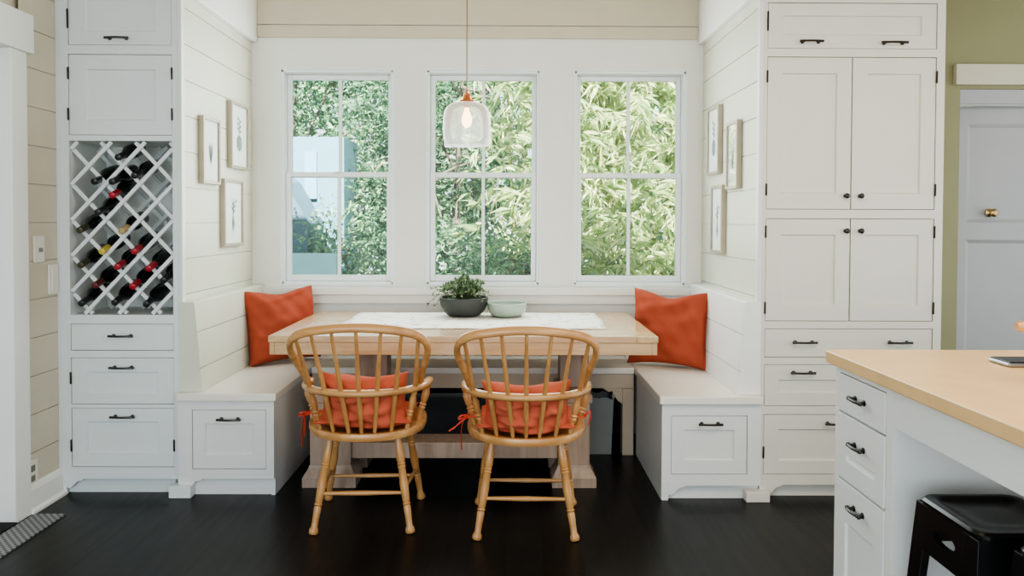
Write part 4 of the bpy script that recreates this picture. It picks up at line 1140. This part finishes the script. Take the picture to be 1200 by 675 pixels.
# ------------------------------------------------------------------ garden outside
struct(MB().box((-14, 4.75, -.45), (14, 24, -.40)).build('ground', M['grass']))
def tube_culm(mb, base, topv, r):
    mid = base.lerp(topv, .6)+Vector((0, 0, .25)); pts = catmull([base, mid, topv], 8)
    mb.tube(pts, [r*(1-.6*i/(len(pts)-1)) for i in range(len(pts))], 7); return pts
def bamboo(x, y, seed, n_culm, n_leaf, mat, label, zspan=(.2, 4.2), spread=.9, Ls=(.12, .21)):
    random.seed(seed)
    root = thing('bamboo_clump', label, 'bamboo', (x, y, -.4), 'bamboo beyond the windows')
    cu, lf = MB(), MB()
    allp = []
    for k in range(n_culm):
        b = Vector((x+random.uniform(-.4, .4)*spread, y+random.uniform(-.2, .35), -.42)); a = random.uniform(-1, 1)
        t_ = Vector((b.x+a*.7*spread, b.y-random.uniform(0, .5), random.uniform(zspan[1]-1.2, zspan[1])))
        allp.append(tube_culm(cu, b, t_, random.uniform(.010, .019)))
    for k in range(n_leaf):
        P_ = random.choice(allp); i = random.randrange(2, len(P_)); q = P_[i]
        o_ = Vector((random.gauss(0, .3)*spread, random.gauss(-.1, .22), random.gauss(0, .22)))
        q = q+o_
        if q.y < y-.75 or q.y < 5.35: continue
        # a drooping fan of long narrow leaves
        base_d = Vector((random.gauss(0, .8), random.gauss(-.25, .5), random.gauss(-.35, .4)))
        for j in range(random.randint(4, 7)):
            d_ = base_d+Vector((random.gauss(0, .55), random.gauss(0, .4), random.gauss(-.2, .35)))
            leaf(lf, q+Vector((random.gauss(0, .015),)*3), d_, random.uniform(*Ls), random.uniform(.016, .028), n=(random.gauss(0,.5), -1+random.gauss(0,.5), .8), bend=.3)
    cu.build('culm', M['culm'], root, smooth=True); lf.build('leaves', mat, root, recalc=False)
def tree(x, y, seed, n, mat, label, zc=2.0, rad=(.9, .6, 1.2), L=(.045, .085), trunk=.05):
    random.seed(seed)
    root = thing('garden_tree', label, 'tree', (x, y, -.4), 'leafy trees beyond the windows')
    tr_, lf = MB(), MB()
    pts = tube_culm(tr_, Vector((x, y, -.42)), Vector((x+.1, y, zc+rad[2]*.4)), trunk)
    for k in range(9):
        q = random.choice(pts[8:]); e_ = Vector((x+random.gauss(0, .5)*rad[0], y+random.gauss(0, .5)*rad[1], zc+random.gauss(0, .5)*rad[2]))
        tr_.tube(catmull([q, q.lerp(e_, .5)+Vector((0,0,.1)), e_], 4), [.016]*5+[.010]*4, 6)
    blobs = []
    for k in range(26):
        v = Vector((random.gauss(0,1), random.gauss(0,1), random.gauss(0,1))).normalized()*random.uniform(.35, 1)
        blobs.append((Vector((x+v.x*rad[0], y+v.y*rad[1], zc+v.z*rad[2])), random.uniform(.18, .4)))
    for k in range(n):
        c_, r_ = random.choice(blobs)
        v = Vector((random.gauss(0,1), random.gauss(0,1), random.gauss(0,1))).normalized()
        q = c_+v*r_*random.uniform(.7, 1.05)
        if q.y < 5.1: continue
        for j in range(2):
            leaf(lf, q, v+Vector((random.gauss(0,.8), random.gauss(0,.8), random.gauss(-.2,.6))), random.uniform(*L), random.uniform(L[0]*.4, L[1]*.33), n=v+Vector((0, -.3, .5)))
    tr_.build('trunk', M['bark'], root, smooth=True); lf.build('crown', mat, root, recalc=False)
bamboo(1.35, 6.7, 51, 12, 2400, M['bamboo'], 'pale sunlit bamboo filling the right window', (.2, 4.3), 1.1)
bamboo(.38, 6.6, 52, 9, 1500, M['bamboo'], 'yellow-green bamboo overhanging the right half of the middle window', (.6, 4.4), .8)
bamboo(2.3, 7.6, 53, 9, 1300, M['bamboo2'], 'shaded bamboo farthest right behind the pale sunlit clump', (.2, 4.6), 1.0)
tree(-.55, 7.6, 61, 6200, M['bush'], 'dark leafy tree behind the middle window', 2.1, (1.0, .6, 1.5))
tree(-1.0, 7.3, 62, 4200, M['bush'], 'green tree standing right of the pale house in the left window', 1.7, (.55, .5, 1.35))
tree(-2.3, 7.9, 63, 4200, M['bush'], 'leafy branches arching over the top of the left window', 2.75, (1.25, .5, .7))
tree(.15, 6.15, 64, 1700, M['hedge'], 'low dark shrub at the bottom of the middle window', .72, (.55, .4, .62), (.04, .08), .03)
tree(-1.55, 6.3, 65, 1500, M['hedge'], 'low shrub at the bottom of the left window', .84, (.5, .1, .40), (.04, .08), .03)
random.seed(5)
hg = MB()
for k in range(15000):
    q = Vector((random.uniform(-6, 6), 9.6+random.uniform(-.4, .5)+.3*math.sin(k), random.uniform(-.4, 4.3)))
    if random.random() < .35 and q.z > 3.4: continue
    leaf(hg, q, (random.gauss(0,1), random.gauss(-.5,.6), random.gauss(-.2,.8)), random.uniform(.14, .26), random.uniform(.08, .14), n=(random.gauss(0,.5), -1, .6))
ho = hg.build('tall_hedge', M['hedge'], origin=(0, 9.6, -.4), recalc=False); tag(ho, 'tall green hedge closing off the garden in the distance', 'hedge')

# neighbour's pale house glimpsed through the left window
YH = 6.7
ha, hb_ = onY(300, 160, YH), onY(403, 160, YH)
house = thing('neighbour_house', 'pale blue house glimpsed through the left window', 'house', ((ha.x+hb_.x)/2, YH, -.4))
MB().box((ha.x-1.2, YH, -.42), (hb_.x, YH+.6, ha.z)).build('wall', M['house'], house)
ra = onY(337, 212, YH-.5); rb = onY(366, 262, YH-.5); rc_ = onY(337, 300, YH-.5)
mb = MB(); mb.prism([(ra.x-.9, YH-.6, ra.z+.75), (ra.x, YH-.6, ra.z), (rb.x, YH-.6, rb.z), (rb.x-.02, YH-.6, rc_.z), (ra.x-.9, YH-.6, rc_.z)], (0, .5, 0)); mb.build('roof', M['roof'], house)
fa, fb = onY(335, 297, 5.7), onY(394, 297, 5.7)
fz = MB(); fz.box((fa.x-.6, 5.7, -.42), (fb.x, 5.75, fa.z)); fo = fz.build('garden_wall', M['gwall'], origin=((fa.x+fb.x)/2-.3, 5.72, -.42)); tag(fo, 'low pale blue garden wall at the bottom of the left window', 'garden wall')
wv0, wv1 = onY(358, 178, YH), onY(372, 200, YH)
MB().box((wv0.x, YH-.03, wv1.z-.25), (wv1.x, YH-.001, wv0.z)).build('window', M['house2'], house)

# ------------------------------------------------------------------ light
w = bpy.data.worlds.new('world'); sc.world = w; w.use_nodes = True
nt = w.node_tree; bg = nt.nodes['Background']
tc = nt.nodes.new('ShaderNodeTexCoord'); sp_ = nt.nodes.new('ShaderNodeSeparateXYZ'); nt.links.new(tc.outputs['Generated'], sp_.inputs[0])
cr = nt.nodes.new('ShaderNodeValToRGB'); cr.color_ramp.elements[0].position = .0; cr.color_ramp.elements[0].color = (.80, .86, .88, 1)
cr.color_ramp.elements[1].position = .6; cr.color_ramp.elements[1].color = (.62, .80, 1.0, 1)
nt.links.new(sp_.outputs['Z'], cr.inputs['Fac']); nt.links.new(cr.outputs['Color'], bg.inputs['Color']); bg.inputs['Strength'].default_value = 1.7
def lamp(kind, name, loc, rot, energy, color, **kw):
    l = bpy.data.lights.new(name, kind); o = bpy.data.objects.new(name, l); COL.objects.link(o)
    o.location = loc; o.rotation_euler = [R(a) for a in rot]; l.energy = energy; l.color = color
    for k, v in kw.items(): setattr(l, k, v)
    return o
lamp('SUN', 'sun', (0, 0, 10), (42, 14, -8), 26.0, (1, .95, .85), angle=.02)
lamp('AREA', 'kitchen_window_light', (-1.5, -2.0, 1.35), (84, 0, -22), 48, (.80, .93, 1.0), shape='RECTANGLE', size=2.4, size_y=1.8)
lamp('AREA', 'ceiling_light', (1.3, 1.2, 2.62), (0, 0, 0), 30, (1, .86, .66), shape='RECTANGLE', size=1.6, size_y=1.2)
lamp('AREA', 'sky_through_windows', (-.2, YW-.02, 1.75), (-90, 0, 0), 32, (.90, .97, 1.0), shape='RECTANGLE', size=2.0, size_y=1.2)

# ------------------------------------------------------------------ render look
sc.view_settings.view_transform = 'AgX'
sc.view_settings.look = 'AgX - Medium High Contrast'
sc.view_settings.exposure = 0.72
sc.cycles.use_denoising = True
sc.cycles.max_bounces = 8; sc.cycles.diffuse_bounces = 4; sc.cycles.glossy_bounces = 3; sc.cycles.transparent_max_bounces = 12
sc.cycles.caustics_reflective = False; sc.cycles.caustics_refractive = False
sc.cycles.sample_clamp_indirect = 6
